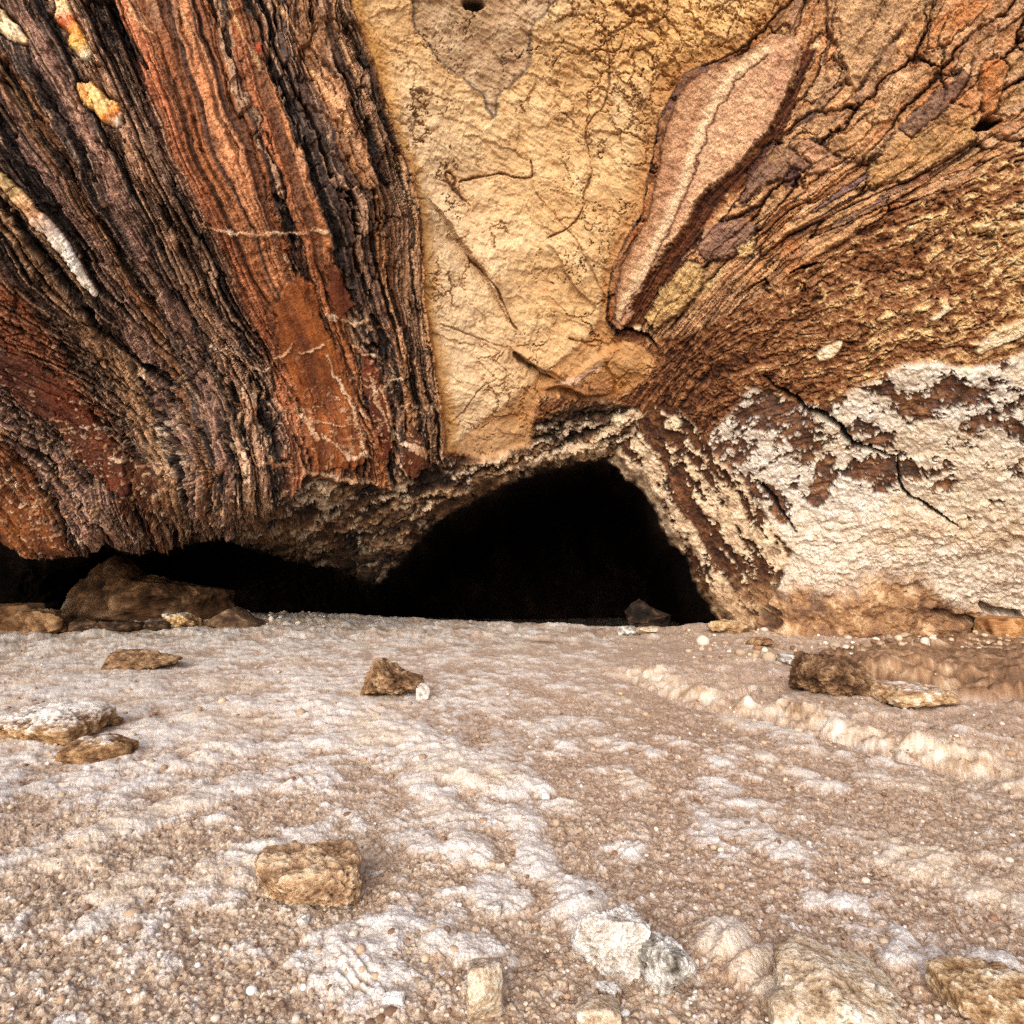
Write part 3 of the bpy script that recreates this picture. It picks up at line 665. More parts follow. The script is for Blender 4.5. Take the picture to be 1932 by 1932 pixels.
    gc = mix(gc, lin((108, 82, 52)), 0.8 * br * sstep(-0.3, 0.4, n2))
    hole = sstep(1.2, 0.7, np.hypot((rx - 894) / 19, (ry - 2) / 13))
    c = mix(c, gc * (1 + 0.4 * fine)[..., None], 0.72 * k); h = h - 0.015 * k
    rim = np.exp(-(sd / 3.2) ** 2) * sstep(-0.9, -0.2, n2 + n)
    c = mix(c, lin((52, 38, 40)), 0.85 * rim)
    c = mix(c, lin((40, 34, 24)), 0.9 * hole); h = h - 0.22 * hole
    # grey-brown hollow low down
    k = sstep(-5, 5, poly_sd(qx, qy, [(1020, 748), (1060, 728), (1100, 755), (1160, 770), (1170, 800), (1100, 830), (1010, 838), (1010, 790)]))
    c = mix(c, ramp(n2, [(-0.4, (78, 58, 44)), (0.1, (118, 94, 74)), (0.5, (150, 126, 100))]), 0.9 * k); h = h - 0.10 * k
    k = sstep(-4, 4, poly_sd(rx, ry, [(1060, 722), (1150, 655), (1235, 640), (1242, 690), (1200, 740), (1160, 752), (1100, 748)]))
    h = h + 0.12 * k
    k = sstep(-4, 4, poly_sd(rx, ry, [(1075, 730), (1130, 700), (1155, 720), (1156, 748), (1120, 755)]))
    c = mix(c, lin((170, 134, 106)) * (1 + 0.5 * n2)[..., None], 0.8 * k)
    d, s_, tt = line_d(rx, ry, [(1062, 724), (1090, 715), (1130, 690)], 40)
    c = mix(c, lin((226, 206, 184)), sstep(1.3, 0.6, d / 7)); 
    # long soft folds running down to the mouth
    for pts, wd, dp in (([(805, 360), (850, 420), (890, 480), (930, 545), (975, 620)], 22, 0.10), ([(1035, 460), (1080, 530), (1130, 590)], 18, 0.06), ([(960, 660), (1010, 690), (1060, 722)], 14, 0.12)):
        d, s_, tt = line_d(qx, qy, pts, 200)
        h = h + dp * np.where(s_ > 0, -1, 1) * np.exp(-(d / (wd * 1.6)) ** 2) * np.sin(np.pi * np.clip(tt, 0, 1))
    # rusty margins
    e = np.minimum(np.abs(SB[m]), 300)
    k = sstep(44 + 40 * w1[m], 6, e + 14 * w3[m] + 8 * w5[m]) * sstep(-1, 0.2, 0.6 - np.abs(w2[m]))
    c = mix(c, ramp(rs + 0.6 * rp, [(-0.4, (120, 74, 32)), (0, (166, 112, 52)), (0.4, (190, 142, 76))]), 0.8 * k); h = h + 0.03 * k
    e = -TR[m]
    k = sstep(30 + 26 * w1[m], 4, e + 8 * w3[m])
    c = mix(c, lin((158, 104, 52)), 0.6 * k); h = h - 0.04 * k
    return c, h - 0.06


def white_zone(m):
    x, y, z, qx, qy, rx, ry = sub(m)
    yy = Vv[m]; xx = U[m]
    bl, b2, brn = worley(rx / 17 + 0.9 * w3[m], ry / 14 + 0.9 * w4[m]); bs, bs2, _r = worley(rx / 9.5 + 0.5 * w3[m], ry / 7.5 + 0.5 * w4[m])
    n = fbm(x * 2.4, y * 2.4, z * 2.4, 5, 0.58); n2 = fbm(x * 8, y * 8, z * 8, 3)
    c = ramp(n2 + 0.4 * n, [(-0.5, (196, 184, 168)), (-0.1, (216, 207, 194)), (0.3, (230, 225, 217))])
    # brown rock showing through
    t = TR[m]
    bias = 0.14 * sstep(960, 760, yy) + 0.22 * sstep(1560, 1400, xx) * sstep(1000, 900, yy) - 0.30 * sstep(930, 1010, yy) - 0.12
    an = fbm(x * 1.9 + 0.7 * w1[m] + 0.25 * t / 60, y * 1.9, z * 2.6 + 0.5 * w2[m], 5, 0.66)
    fine = fbm(x * 14, y * 14, z * 14, 4, 0.65)
    pm = np.zeros(x.shape, f32)
    for pts in ([(1752, 735), (1765, 706), (1800, 700), (1828, 712), (1824, 745), (1790, 757), (1760, 752)], [(1484, 815), (1492, 785), (1520, 782), (1527, 800), (1510, 820)],
                [(1583, 885), (1620, 860), (1690, 862), (1780, 882), (1770, 900), (1700, 895), (1660, 912), (1610, 905)], [(1520, 945), (1540, 890), (1545, 855), (1585, 862), (1570, 905), (1555, 950)],
                [(1440, 905), (1475, 925), (1490, 975), (1470, 985), (1450, 950)], [(1800, 795), (1880, 780), (1890, 802), (1830, 812)], [(1900, 805), (1960, 800), (1960, 830), (1905, 825)],
                [(1448, 805), (1456, 770), (1472, 772), (1466, 808)], [(1432, 810), (1436, 775), (1444, 778), (1442, 812)], [(1660, 700), (1690, 740), (1740, 745), (1700, 765), (1640, 740)], [(1400, 885), (1420, 900), (1440, 930), (1410, 925)],
                [(1380, 830), (1412, 820), (1425, 850), (1390, 870)], [(1640, 900), (1700, 905), (1670, 925), (1640, 922)], [(1590, 800), (1640, 790), (1660, 815), (1610, 825)]):
        pm = np.maximum(pm, sstep(-14, 10, poly_sd(qx + 10 * w3[m], qy + 8 * w4[m], pts)))
    br = np.maximum(sstep(0.10, 0.20, an + bias + 0.14 * n2 + 0.14 * (bl - 0.45) + 0.16 * (brn[..., 0] - 0.5) + 0.30 * fine), sstep(0.35, 0.65, pm + 0.9 * (bl - 0.5) + 0.6 * n2 + 0.6 * fine) * (pm > 0.02))
    edge = sstep(0.62, 0.35, bl) * 0.3
    bc = ramp(fbm(t / 26, x * 3.4, z * 3.4, 5, 0.65) + 0.7 * fine, [(-0.5, (34, 18, 12)), (-0.12, (76, 42, 24)), (0.15, (108, 64, 37)), (0.45, (160, 116, 76))])
    # yellow iron stain
    yl = sstep(0.05, 0.4, fbm(x * 0.9 + 7, y * 0.9, z * 0.9, 3) + 0.35 * np.exp(-(((xx - 1790) / 150) ** 2 + ((yy - 880) / 80) ** 2)) + 0.1 - 0.3 * sstep(980, 1080, yy))
    c = mix(c, lin((216, 184, 134)), 0.30 * yl)
    c = c * (0.95 + 0.4 * fine)[..., None]
    pk = sstep(930, 1000, yy) * sstep(1400, 1500, xx)
    c = mix(c, c * np.array([0.98, 0.93, 0.88], f32), pk)
    cr = sstep(0.10, 0.02, b2 - bl) * sstep(-0.15, 0.3, n + 0.15)
    c = mix(c, lin((150, 100, 58)), 0.45 * cr)
    cr = sstep(0.16, 0.02, bs2 - bs) * sstep(-0.1, 0.3, fbm(x * 1.5, y * 1.5, z * 1.5 + 3, 3))
    c = mix(c, lin((140, 92, 54)), 0.35 * cr)
    c = mix(c, bc, 0.95 * br)
    lump = np.sqrt(np.maximum(1 - bl * 1.1, 0)); ls = np.sqrt(np.maximum(1 - bs * 1.1, 0))
    k = 1 - br
    dn = sstep(940, 1010, yy)
    rp = ridged(rx / 50 + w1[m], ry / 22 + w2[m] + 0.35 * rx / 50, z * 0.3, 4, 0.6)
    sc, sc2, scr = worley(rx / 15 + 0.8 * w3[m], ry / 8 + 0.8 * w4[m] + 0.2 * rx / 15)
    c = mix(c, lin((150, 112, 78)), 0.55 * k * dn * sstep(0.18, 0.02, sc2 - sc) * sstep(-0.3, 0.3, n + fine))
    h = 0.016 * fine + k * (0.035 * lump * (1 - 0.5 * dn) + 0.022 * ls + 0.03 + dn * (0.05 * rp + 0.03 * (scr[..., 1] - 0.5) + 0.03 * np.sqrt(np.maximum(1 - sc * 1.2, 0)))) + 0.10 * n + (1 - k) * 0.05 * fbm(t / 14, x * 2, z * 2, 4, 0.6)
    # brown earthy foot of the wall
    ft = sstep(1095, 1150, yy + 45 * w1[m] + 26 * w3[m] + 0.05 * (1700 - xx) + 40 * np.exp(-((xx - 1690) / 90) ** 2) - 40 * sstep(1740, 1900, xx))
    fc = ramp(fbm(x * 3, y * 3, z * 3, 5, 0.66) + 0.35 * fine, [(-0.45, (66, 40, 23)), (-0.15, (118, 78, 45)), (0.12, (160, 118, 76)), (0.4, (212, 184, 146))])
    c = mix(c, fc, 0.92 * ft); h = h * (1 - 0.5 * ft) + ft * (0.22 * fbm(x * 2.2, y * 2.2, z * 2.2, 5, 0.6) + 0.02)
    for pts, wd in (([(1850, 1140), (1875, 1148), (1910, 1150)], 9), ([(1760, 1150), (1800, 1160), (1860, 1172)], 6), ([(1432, 1150), (1450, 1165), (1470, 1178)], 11), ([(1430, 1110), (1448, 1140), (1470, 1160)], 7)):
        d, s_, tt = line_d(qx, qy, pts, 40)
        kk = sstep(1.2, 0.5, d / wd)
        c = mix(c, lin((52, 28, 18)), 0.75 * kk); h = h - 0.12 * kk
    return c, h


def pillar_zone(m):
    x, y, z, qx, qy, rx, ry = sub(m)
    a = (rx - 1300) * 0.84 - (ry - 950) * 0.54 + 14 * w1[m] + 7 * w3[m]
    b = (rx - 1300) * 0.54 + (ry - 950) * 0.84
    s = fbm(a / 24, b / 150, 3.3 + 0 * a, 4, 0.6) + 0.15 * w3[m]
    edge = sstep(70, 10, -open_sd[m])                                   # plain pale border along the mouth
    fine = fbm(x * 12, y * 12, z * 12, 4, 0.65)
    wht = sstep(-0.03, 0.04, s + 0.26 * edge - 0.03 + 0.35 * fine)
    n2 = fbm(x * 7, y * 7, z * 7, 3)
    wc = ramp(n2, [(-0.4, (176, 150, 122)), (0.1, (206, 182, 152)), (0.5, (226, 208, 182))])
    bc = ramp(fbm(a / 9, b / 40, 1.0 + 0 * a, 3), [(-0.4, (46, 26, 18)), (0, (80, 48, 30)), (0.4, (120, 80, 50))])
    c = mix(bc, wc, wht)
    c = c * (1 + 0.7 * fine)[..., None]
    c = mix(c, lin((40, 24, 18)), 0.8 * sstep(0.3, 0.45, fbm(x * 5 + 3, y * 5, z * 5, 4, 0.6)))
    c = mix(c, lin((92, 60, 40)), 0.6 * wht * sstep(0.6, 0.85, ridged(x * 3.5, y * 3.5, z * 3.5, 3)))
    h = 0.07 * wht + 0.05 * s + 0.05 * fine + 0.02 * n2 + 0.03 * fbm(x * 3, y * 3, z * 3, 3)
    pb = sstep(1080, 1130, Vv[m] + 40 * w3[m])
    c = mix(c, ramp(n2, [(-0.4, (110, 76, 48)), (0.1, (160, 124, 88)), (0.5, (196, 168, 130))]), 0.7 * pb)
    return c, h


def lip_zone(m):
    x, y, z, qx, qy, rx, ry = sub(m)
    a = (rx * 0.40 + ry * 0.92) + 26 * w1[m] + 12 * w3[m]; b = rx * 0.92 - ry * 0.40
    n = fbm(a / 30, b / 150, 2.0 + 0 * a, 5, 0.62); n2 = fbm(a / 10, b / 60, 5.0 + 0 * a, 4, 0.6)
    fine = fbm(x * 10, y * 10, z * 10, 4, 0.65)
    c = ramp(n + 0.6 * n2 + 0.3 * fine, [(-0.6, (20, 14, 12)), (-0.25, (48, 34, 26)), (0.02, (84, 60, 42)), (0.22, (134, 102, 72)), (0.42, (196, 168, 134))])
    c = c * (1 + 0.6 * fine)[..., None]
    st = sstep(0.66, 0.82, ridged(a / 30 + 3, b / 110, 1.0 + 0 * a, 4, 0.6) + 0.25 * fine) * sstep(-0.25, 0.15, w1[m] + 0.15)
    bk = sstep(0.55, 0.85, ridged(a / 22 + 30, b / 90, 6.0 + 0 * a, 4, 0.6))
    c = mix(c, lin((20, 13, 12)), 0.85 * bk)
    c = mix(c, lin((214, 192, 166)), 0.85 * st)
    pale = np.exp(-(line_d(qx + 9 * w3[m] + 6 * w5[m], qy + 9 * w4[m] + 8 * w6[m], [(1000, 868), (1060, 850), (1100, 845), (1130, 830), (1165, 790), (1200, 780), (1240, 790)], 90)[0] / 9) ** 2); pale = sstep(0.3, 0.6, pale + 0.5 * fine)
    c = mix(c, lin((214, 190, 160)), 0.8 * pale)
    c = mix(c, c * 0.45, sstep(985, 1050, Vv[m] + 20 * w1[m]) * sstep(780, 700, U[m]))  # shade on the underside of the left lip, put into the colour
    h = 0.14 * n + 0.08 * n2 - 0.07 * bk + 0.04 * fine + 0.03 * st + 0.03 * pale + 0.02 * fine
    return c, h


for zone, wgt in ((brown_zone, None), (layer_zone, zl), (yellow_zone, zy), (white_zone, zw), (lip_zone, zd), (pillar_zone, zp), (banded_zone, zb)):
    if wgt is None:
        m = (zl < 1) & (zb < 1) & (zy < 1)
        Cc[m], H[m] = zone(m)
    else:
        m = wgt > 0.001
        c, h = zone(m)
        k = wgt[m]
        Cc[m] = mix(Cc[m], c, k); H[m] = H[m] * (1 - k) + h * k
H = H + 0.05 * fbm(X0 * 0.8, Y0 * 0.8, Z0 * 0.8, 3) + 0.10 * zb
# jagged drop of the banded mass against the ochre slab, cracks, scattered salt drips
crack_lines = [([(1440, 708), (1473, 736), (1500, 752), (1517, 771), (1553, 783), (1587, 799), (1597, 826), (1620, 840), (1657, 850), (1690, 862)], 6.5, 0.22), ([(1692, 860), (1695, 900), (1702, 926), (1744, 946), (1781, 970), (1806, 992)], 3.6, 0.14),
               ([(1835, 245), (1862, 232), (1890, 225)], 9, 0.2), ([(1490, 515), (1520, 502), (1550, 496)], 3, 0.12), ([(1240, 655), (1215, 628), (1165, 625)], 5, 0.1), ([(1425, 900), (1450, 925), (1480, 970), (1505, 1000)], 4, 0.1)]
for pts, wd, dp in crack_lines:
    d, s_, tt = line_d(RX, RY, pts, 40)
    k = sstep(1.25, 0.6, d / (wd * (0.25 + 0.75 * np.sin(np.pi * np.clip(tt, 0.03, 0.97)))))
    Cc = mix(Cc, lin((26, 16, 14)), 0.95 * k); H = H - dp * k

wl = fbm(X0 * 5 + 3, Y0 * 5, Z0 * 5, 3)
for pts in ([(1540, 670), (1555, 655), (1590, 640), (1582, 662), (1562, 680), (1545, 685)], [(1835, 660), (1850, 640), (1890, 612), (1940, 598), (1940, 625), (1880, 650), (1850, 668)], [(1822, 648), (1840, 640), (1845, 650)], [(1190, 620), (1212, 616), (1205, 636)],
            [(1150, 790), (1170, 782), (1180, 800), (1160, 806)], [(1258, 790), (1280, 782), (1290, 805), (1270, 815), (1255, 808)], [(1750, 600), (1790, 575), (1800, 580), (1765, 606)]):
    k = sstep(-3, 3, poly_sd(QX, QY, pts))
    Cc = mix(Cc, ramp(wl, [(-0.4, (204, 176, 134)), (0.3, (236, 222, 196))]), 0.95 * k); H = H * (1 - 0.5 * k) + 0.07 * k
VM = np.full(U.shape, -1, np.int32)
for vi, (pts, hw, cols) in enumerate(veins):
    d, s_, tt = line_d(RX, RY, pts, 50)
    wd = hw * (0.45 + 0.55 * np.clip(np.sin(np.pi * tt), 0, 1) ** 0.6) * (1 + 0.6 * w3 + 0.35 * perlin(X0 * 3, Y0 * 3, Z0 * 3 + vi))
    k = sstep(1.06, 0.94, d / np.maximum(wd, 0.5))
    c = ramp(tt + 0.06 * w3, cols) * (1.25 + 0.5 * w4 + 0.5 * w5)[..., None]
    ck = sstep(0.86, 0.97, ridged(tt * 9, d / 40 + w1, w3 * 0.3, 2))
    c = mix(c, lin((96, 44, 24)), 0.6 * ck)
    Cc = mix(Cc, c, k); H = np.where(k > 0, H * (1 - k) + k * (0.4 * H + 0.035 + 0.05 * np.sqrt(np.clip(1 - (d / wd) ** 2, 0, 1)) - 0.02 * ck + 0.03 * w3), H)
    rimd = np.exp(-((d / wd - 1.12) / 0.16) ** 2) * (d < 200)
    Cc = mix(Cc, lin((40, 25, 18)), 0.7 * rimd); H = H - 0.05 * rimd
    VM[k > 0.5] = vi

# --- the mouth: lips roll back and the rock runs on as walls of the cavern
di = np.maximum(open_sd, 0)
lip = sstep(-26, 0, open_sd) * (1 - inside)
left = sstep(760, 640, U)
D2 = D + 0.35 * lip ** 2 + np.where(inside, 0.35 + (15 - 6 * left) * sstep(0, 95, di) + 1.6 * sstep(0, 12, di), 0)
ndir = fbm(X0 * 1.1, Y0 * 1.1, Z0 * 1.1, 4)
D2 = D2 + np.where(inside, 1.2 * ndir * sstep(0, 60, di), 0)
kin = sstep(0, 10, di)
dc = ramp(fbm(U / 30, Vv / 60, ndir, 4), [(-0.5, (16, 11, 10)), (0.1, (36, 26, 22)), (0.5, (60, 44, 36))])  # near-black rock tones: darkness of the unlit cavern painted into the colour
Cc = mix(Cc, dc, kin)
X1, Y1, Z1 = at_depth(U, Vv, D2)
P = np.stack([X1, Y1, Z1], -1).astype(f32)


def grid_normals(P):
    du = np.gradient(P, axis=1); dv = np.gradient(P, axis=0)
    n = np.cross(du, dv)
    n /= np.linalg.norm(n, axis=-1, keepdims=True) + 1e-9
    v = P - np.array([0, 0, CAMZ], f32)
    return n * -np.sign((n * v).sum(-1, keepdims=True))


P0 = np.stack(at_depth(U, Vv, D), -1).astype(f32)
P = P + grid_normals(P0) * (H * (1 - kin))[..., None]
NN = grid_normals(P)
nv_, nu_ = U.shape
idx = np.arange(nv_ * nu_).reshape(nv_, nu_)
quads = np.stack([idx[:-1, :-1], idx[1:, :-1], idx[1:, 1:], idx[:-1, 1:]], -1).reshape(-1, 4)
zone_id = np.full(U.shape, 2)
zone_id[zw > 0.5] = 3; zone_id[zp > 0.5] = 3
zone_id[zy > 0.5] = 1
zone_id[zb > 0.5] = 0
zone_id[di > 8] = 4
zone_id = np.where((VM >= 0) & (zone_id == 0), 10 + VM, zone_id)
fz = zone_id[:-1, :-1].ravel()
Pf = P.reshape(-1, 3); Nf = NN.reshape(-1, 3); Cf = Cc.reshape(-1, 3)
cave = link(bpy.data.objects.new('cave_rock', None))
tag(cave, 'overhanging banded brown, ochre and white rock around the dark cave mouth', 'cave rock', kind='structure')


def zone_obj(zid, name, mat, parent, label=None):
    fq = quads[fz == zid]
    used, inv = np.unique(fq, return_inverse=True)
    o = mesh_obj(name, Pf[used], inv.reshape(-1, 4), Cf[used], mat, parent, Nf[used])
    tag(o, label)
    return o


band_o = zone_obj(0, 'banded_wall', M_band, cave, 'dark brown and mauve banded rock with steep thin beds')
zone_obj(1, 'sandstone_slab', M_sand, cave, 'smooth ochre yellow sandstone slab with rusty cracks')
zone_obj(2, 'layered_wall', M_layer, cave, 'brown and tan layered rock with dark seams')
zone_obj(3, 'salt_crust', M_salt, cave, 'white lumpy salt crust with brown patches and a black crack')
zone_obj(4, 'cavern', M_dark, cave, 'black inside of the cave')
for vi, lb in enumerate(('orange and white quartz pod', 'jagged amber quartz lump', 'cream quartz pod at the edge', 'long white quartz vein')):
    zone_obj(10 + vi, 'quartz_vein', M_quartz, band_o, lb)
del Pf, Nf, Cf, quads

# ================================================================== THE GROUND
def W2(pts):
    x, y = on_ground([p[0] for p in pts], [p[1] for p in pts])
    return np.stack([x, y], -1)


ledge = W2([(1080, 1250), (1130, 1258), (1200, 1272), (1250, 1288), (1330, 1322), (1400, 1338), (1470, 1345), (1540, 1362), (1610, 1385), (1700, 1408), (1830, 1440), (1932, 1470), (2100, 1520)])
ridges = [   # spine in picture units, half width m, height m, whiteness
    ([(560, 1310), (640, 1345), (740, 1400), (840, 1440), (895, 1472)], .30, .11, .55), ([(690, 1310), (730, 1350), (800, 1400)], .14, .05, .5), ([(800, 1480), (830, 1520), (860, 1570), (900, 1640), (945, 1705)], .12, .055, .75),
    ([(965, 1500), (985, 1560), (1000, 1600), (1030, 1660), (1085, 1720)], .11, .05, .75), ([(1010, 1490), (1065, 1535)], .10, .05, .6), ([(860, 1480), (910, 1492), (960, 1502)], .09, .06, .6), ([(970, 1490), (1000, 1495)], .07, .06, .9),
    ([(1085, 1690), (1110, 1740), (1140, 1790)], .11, .05, .7), ([(230, 1400), (330, 1370), (420, 1345), (455, 1335)], .30, .08, .8), ([(330, 1450), (400, 1430), (455, 1405)], .18, .06, .5), ([(200, 1570), (330, 1530), (420, 1500), (490, 1480)], .16, .05, .8),
    ([(190, 1745), (250, 1680), (300, 1630)], .09, .03, .9), ([(440, 1650), (500, 1600), (570, 1580)], .13, .05, .9), ([(520, 1420), (570, 1400), (610, 1410)], .13, .05, .6), ([(540, 1490), (590, 1480)], .10, .05, .6), ([(545, 1350), (580, 1340), (620, 1370)], .15, .05, .6),
    ([(630, 1810), (700, 1780), (760, 1760), (850, 1785)], .16, .06, .9), ([(660, 1850), (700, 1830)], .12, .04, .9), ([(1000, 1380), (1060, 1355), (1110, 1365)], .14, .05, .55), ([(1040, 1425), (1090, 1405), (1150, 1405), (1230, 1430)], .13, .06, .5),
    ([(1340, 1480), (1400, 1510), (1440, 1535)], .10, .04, .6), ([(1390, 1420), (1480, 1445), (1560, 1485)], .12, .045, .5), ([(1700, 1625), (1800, 1665), (1932, 1725), (2020, 1760)], .14, .07, .65), ([(1440, 1602), (1490, 1620)], .09, .035, .8),
    ([(1540, 1700), (1650, 1725)], .09, .035, .7), ([(1650, 1785), (1750, 1825), (1870, 1850)], .13, .05, .6), ([(1180, 1480), (1215, 1500)], .08, .03, .7), ([(1160, 1600), (1190, 1620)], .08, .03, .7), ([(20, 1620), (90, 1610), (160, 1630)], .10, .03, .8),
    ([(0, 1500), (120, 1480), (200, 1460)], .18, .05, .55), ([(1590, 1365), (1650, 1370)], .12, .05, .6), ([(1380, 1360), (1450, 1375), (1500, 1385)], .16, .02, 1.0), ([(1600, 1395), (1650, 1405)], .10, .02, 1.0), ([(1540, 1420), (1640, 1430), (1700, 1445)], .10, .06, .5),
    ([(1340, 1790), (1400, 1820), (1465, 1870)], .12, .09, .6), ([(1760, 1610), (1790, 1625)], .07, .03, .6), ([(480, 1290), (560, 1280), (640, 1300)], .3, .05, .3), ([(60, 1290), (160, 1280), (260, 1300)], .3, .05, .4)]
mound = W2([(1520, 1296), (1560, 1304), (1640, 1312), (1760, 1322), (1932, 1345), (2200, 1380), (2500, 1300), (2200, 1232), (1932, 1222), (1700, 1222), (1560, 1236)])
ridge_w = [(W2(p), w * 0.85, h * 0.40, wh * 0.85) for p, w, h, wh in ridges]


def ground_height(x, y):
    """height of the floor and how white its salt crust is"""
    x = np.asarray(x, f32); y = np.asarray(y, f32)
    z0 = np.zeros_like(x)
    r = np.hypot(x, y)
    n1 = fbm(x * 0.45, y * 0.45, z0, 3)
    # ripples that lean with the wash, running out of the mouth
    a = x * 0.87 + y * 0.5; b = -x * 0.5 + y * 0.87
    n2 = fbm(a * 2.6 + 0.5 * n1, b * 1.3, z0 + 4, 4)
    n3 = fbm(x * 6, y * 6, z0 + 8, 3)
    n4 = ridged(a * 9 + 2 * n3, b * 6, z0 + 1, 3, 0.6)
    h = 0.06 * n1 + 0.030 * n2 + 0.014 * n3 + 0.006 * n4
    wh = 0.62 * n2 + 0.42 * n3 + 0.06 * n4
    wob = 0.06 * fbm(x * 3, y * 3, z0 + 2, 3); wob2 = 0.06 * fbm(x * 3 + 9, y * 3, z0 + 2, 3)
    for pts, w, hh, white_ in ridge_w:
        d, s, t = line_d(x + wob, y + wob2, pts, 3.0 * w)
        k = np.exp(-(d / w) ** 2) * (0.75 + 0.6 * n3 + 0.3 * np.sin(t * 17 + w * 90))
        h = h + hh * k
        wh = np.maximum(wh, np.where(d < 3 * w, white_ * np.clip(k * 1.2, 0, 1) + 0.35 * n3, -9))
    d, s, t = line_d(x + wob * 0.6, y + wob2 * 0.6, ledge, 6.0)
    sd = np.where(d < 100, d * s, -9)                 # positive on the far, upper side
    fade = sstep(0.0, 0.3, t) * (0.35 + 0.65 * sstep(-0.28, 0.05, fbm(t * 9 + 0 * x, z0 + 3, z0 + 8, 3)))
    lm = 0.5 + 0.5 * fbm(x * 2.2, y * 2.2, z0 + 12, 3) + 0.35 * np.abs(np.sin(t * 26 + 3 * n2))
    sd = sd + 0.13 * (lm - 0.6) + 0.09 * n3 + 0.05 * fbm(x * 13, y * 13, z0 + 5, 3)
    st = 0.13 * (0.55 + 0.6 * lm) * sstep(-0.13, 0.11, sd) * np.exp(-np.maximum(sd, 0) / 2.6) * fade * (0.8 + 0.5 * n2)
    h = h + st
    xe = np.interp(x, [-6, -2.4, 1.0, 3.0, 6.0], [13.4, 13.0, 11.7, 10.8, 10.8]).astype(f32)
    rub = fbm(x * 1.7, y * 1.7, z0 + 21, 4, 0.6)
    h = h + 0.16 * rub * sstep(8.5, 10.5, y) * sstep(20, 13, y) - 1.6 * sstep(0.0, 5.0, y - xe + 0.9 * n1 + 0.8 * rub)      # the floor falls away inside the cave
    face = np.exp(-((sd + 0.02) / 0.13) ** 2) * fade
    h = h + 0.05 * face * fbm(x * 8, y * 8, z0 + 15, 4, 0.6)
    h = h + 0.035 * face * (1 + n3) - 0.05 * np.exp(-((sd + 0.22) / 0.07) ** 2) * fade
    # floor rises a little to the rubble at the foot of the walls
    h = h + 0.10 * sstep(7.5, 10.5, y) * sstep(2.2, 3.6, x) + 0.06 * sstep(8, 11, y) * sstep(-2.5, -4, x)
    msd = np.full(x.shape, -9, f32)
    mm = (x > 2.4) & (y > 4.5) & (y < 12)
    if mm.any():
        msd[mm] = _poly(x[mm] + 0.5 * n3[mm] + 0.3 * n2[mm], y[mm] + 0.5 * n2[mm] + wob[mm] * 3, mound)
    mk = sstep(-0.25, 0.75, msd)
    h = h + mk * (0.20 + 0.16 * rub + 0.03 * n3)
    wh = wh - 1.2 * sstep(-0.2, 0.1, msd)
    return h, wh, face, n1, n2, n3, msd


az_core = np.arctan((np.arange(-40, 1972 + STEP, STEP) - CX) / F)
az_side = np.linspace(az_core[-1], 2 * math.pi + az_core[0], 160)[1:]
az = np.concatenate([az_core, az_side[:-1]])
pyr = np.arange(2010, 1122, -STEP * 0.9)
r_core = CAMZ * F / (pyr - HOR)
r_all = np.concatenate([[0.05, 0.2, 0.4, 0.6, 0.8, 1.0, 1.15, 1.28], r_core[r_core > 1.3], np.geomspace(r_core[-1] * 1.02, 400, 60)])
AZ, RR = np.meshgrid(az, r_all)
RF = RR / np.maximum(np.cos(AZ), 0.62) if False else RR
GX = (RF * np.sin(AZ)).astype(f32); GY = (RF * np.cos(AZ)).astype(f32)
gh, gwh, gface, gn1, gn2, gn3, gmound = ground_height(GX, GY)
near = sstep(7.0, 2.6, RR)
c1, c2, crn = worley(GX / 0.017, GY / 0.017); d1, d2, drn = worley(GX / 0.036 + 5, GY / 0.036)
e1, e2, ern = worley(GX / 0.010, GY / 0.010)
grain = np.sqrt(np.maximum(1 - 1.25 * c1, 0)); grain2 = np.sqrt(np.maximum(1 - 1.25 * d1, 0)) * (drn[..., 2] > 0.72)
rough = fbm(GX * 14, GY * 14, 0 * GX, 4, 0.6)
pale = sstep(0.8, -1.2, GX - 0.25 * (GY - 3)) * sstep(2.6, 4.2, GY)
_sb = 0.16 * pale
salt = sstep(0.09, 0.40, _sb + gwh + 0.22 * rough + 0.10 * (crn[..., 1] - 0.5) + 0.10 * sstep(6, 9, RR) * sstep(1, -4, GX))
GZ = gh + 0.012 * rough * (0.25 + 0.75 * near) + near * (0.008 * grain * (0.4 + crn[..., 0]) + 0.011 * grain2) * (1 - 0.55 * salt) + 0.008 * salt * (1 + near * np.sqrt(np.maximum(1 - e1, 0)) * 0.5)
tone = crn[..., 0] * 0.6 + drn[..., 1] * 0.25 + 0.15 * ern[..., 1]
gc = ramp(tone, [(0.06, (120, 94, 76)), (0.22, (172, 146, 122)), (0.5, (192, 168, 144)), (0.72, (204, 184, 162)), (0.86, (226, 216, 204)), (0.95, (238, 236, 234))])
gc = gc * (0.35 + 0.65 * sstep(0.0, 0.35, grain))[..., None] if False else gc
pink = sstep(-0.3, 0.5, gn1 + 0.25 * sstep(-0.5, 1.5, GX) + 0.2 * sstep(3, 6, RR))
gc = mix(gc, gc * np.array([0.90, 0.82, 0.80], f32), 0.7 * pink)
gc = mix(gc, lin((58, 38, 28)), 0.65 * sstep(0.10, 0.0, c2 - c1) * (0.5 + 0.5 * near))
far = sstep(4.5, 8, RR)
gc = mix(gc, lin((184, 162, 146)) * (1 + 0.5 * rough)[..., None], 0.5 * far)
gc = mix(gc, lin((212, 200, 190)) * (1 + 0.4 * rough)[..., None], 0.6 * pale * sstep(-0.4, 0.4, gn2 + gn3))
sc_ = ramp(rough + 0.5 * gn3, [(-0.5, (206, 192, 176)), (0, (226, 218, 210)), (0.5, (238, 236, 234))])
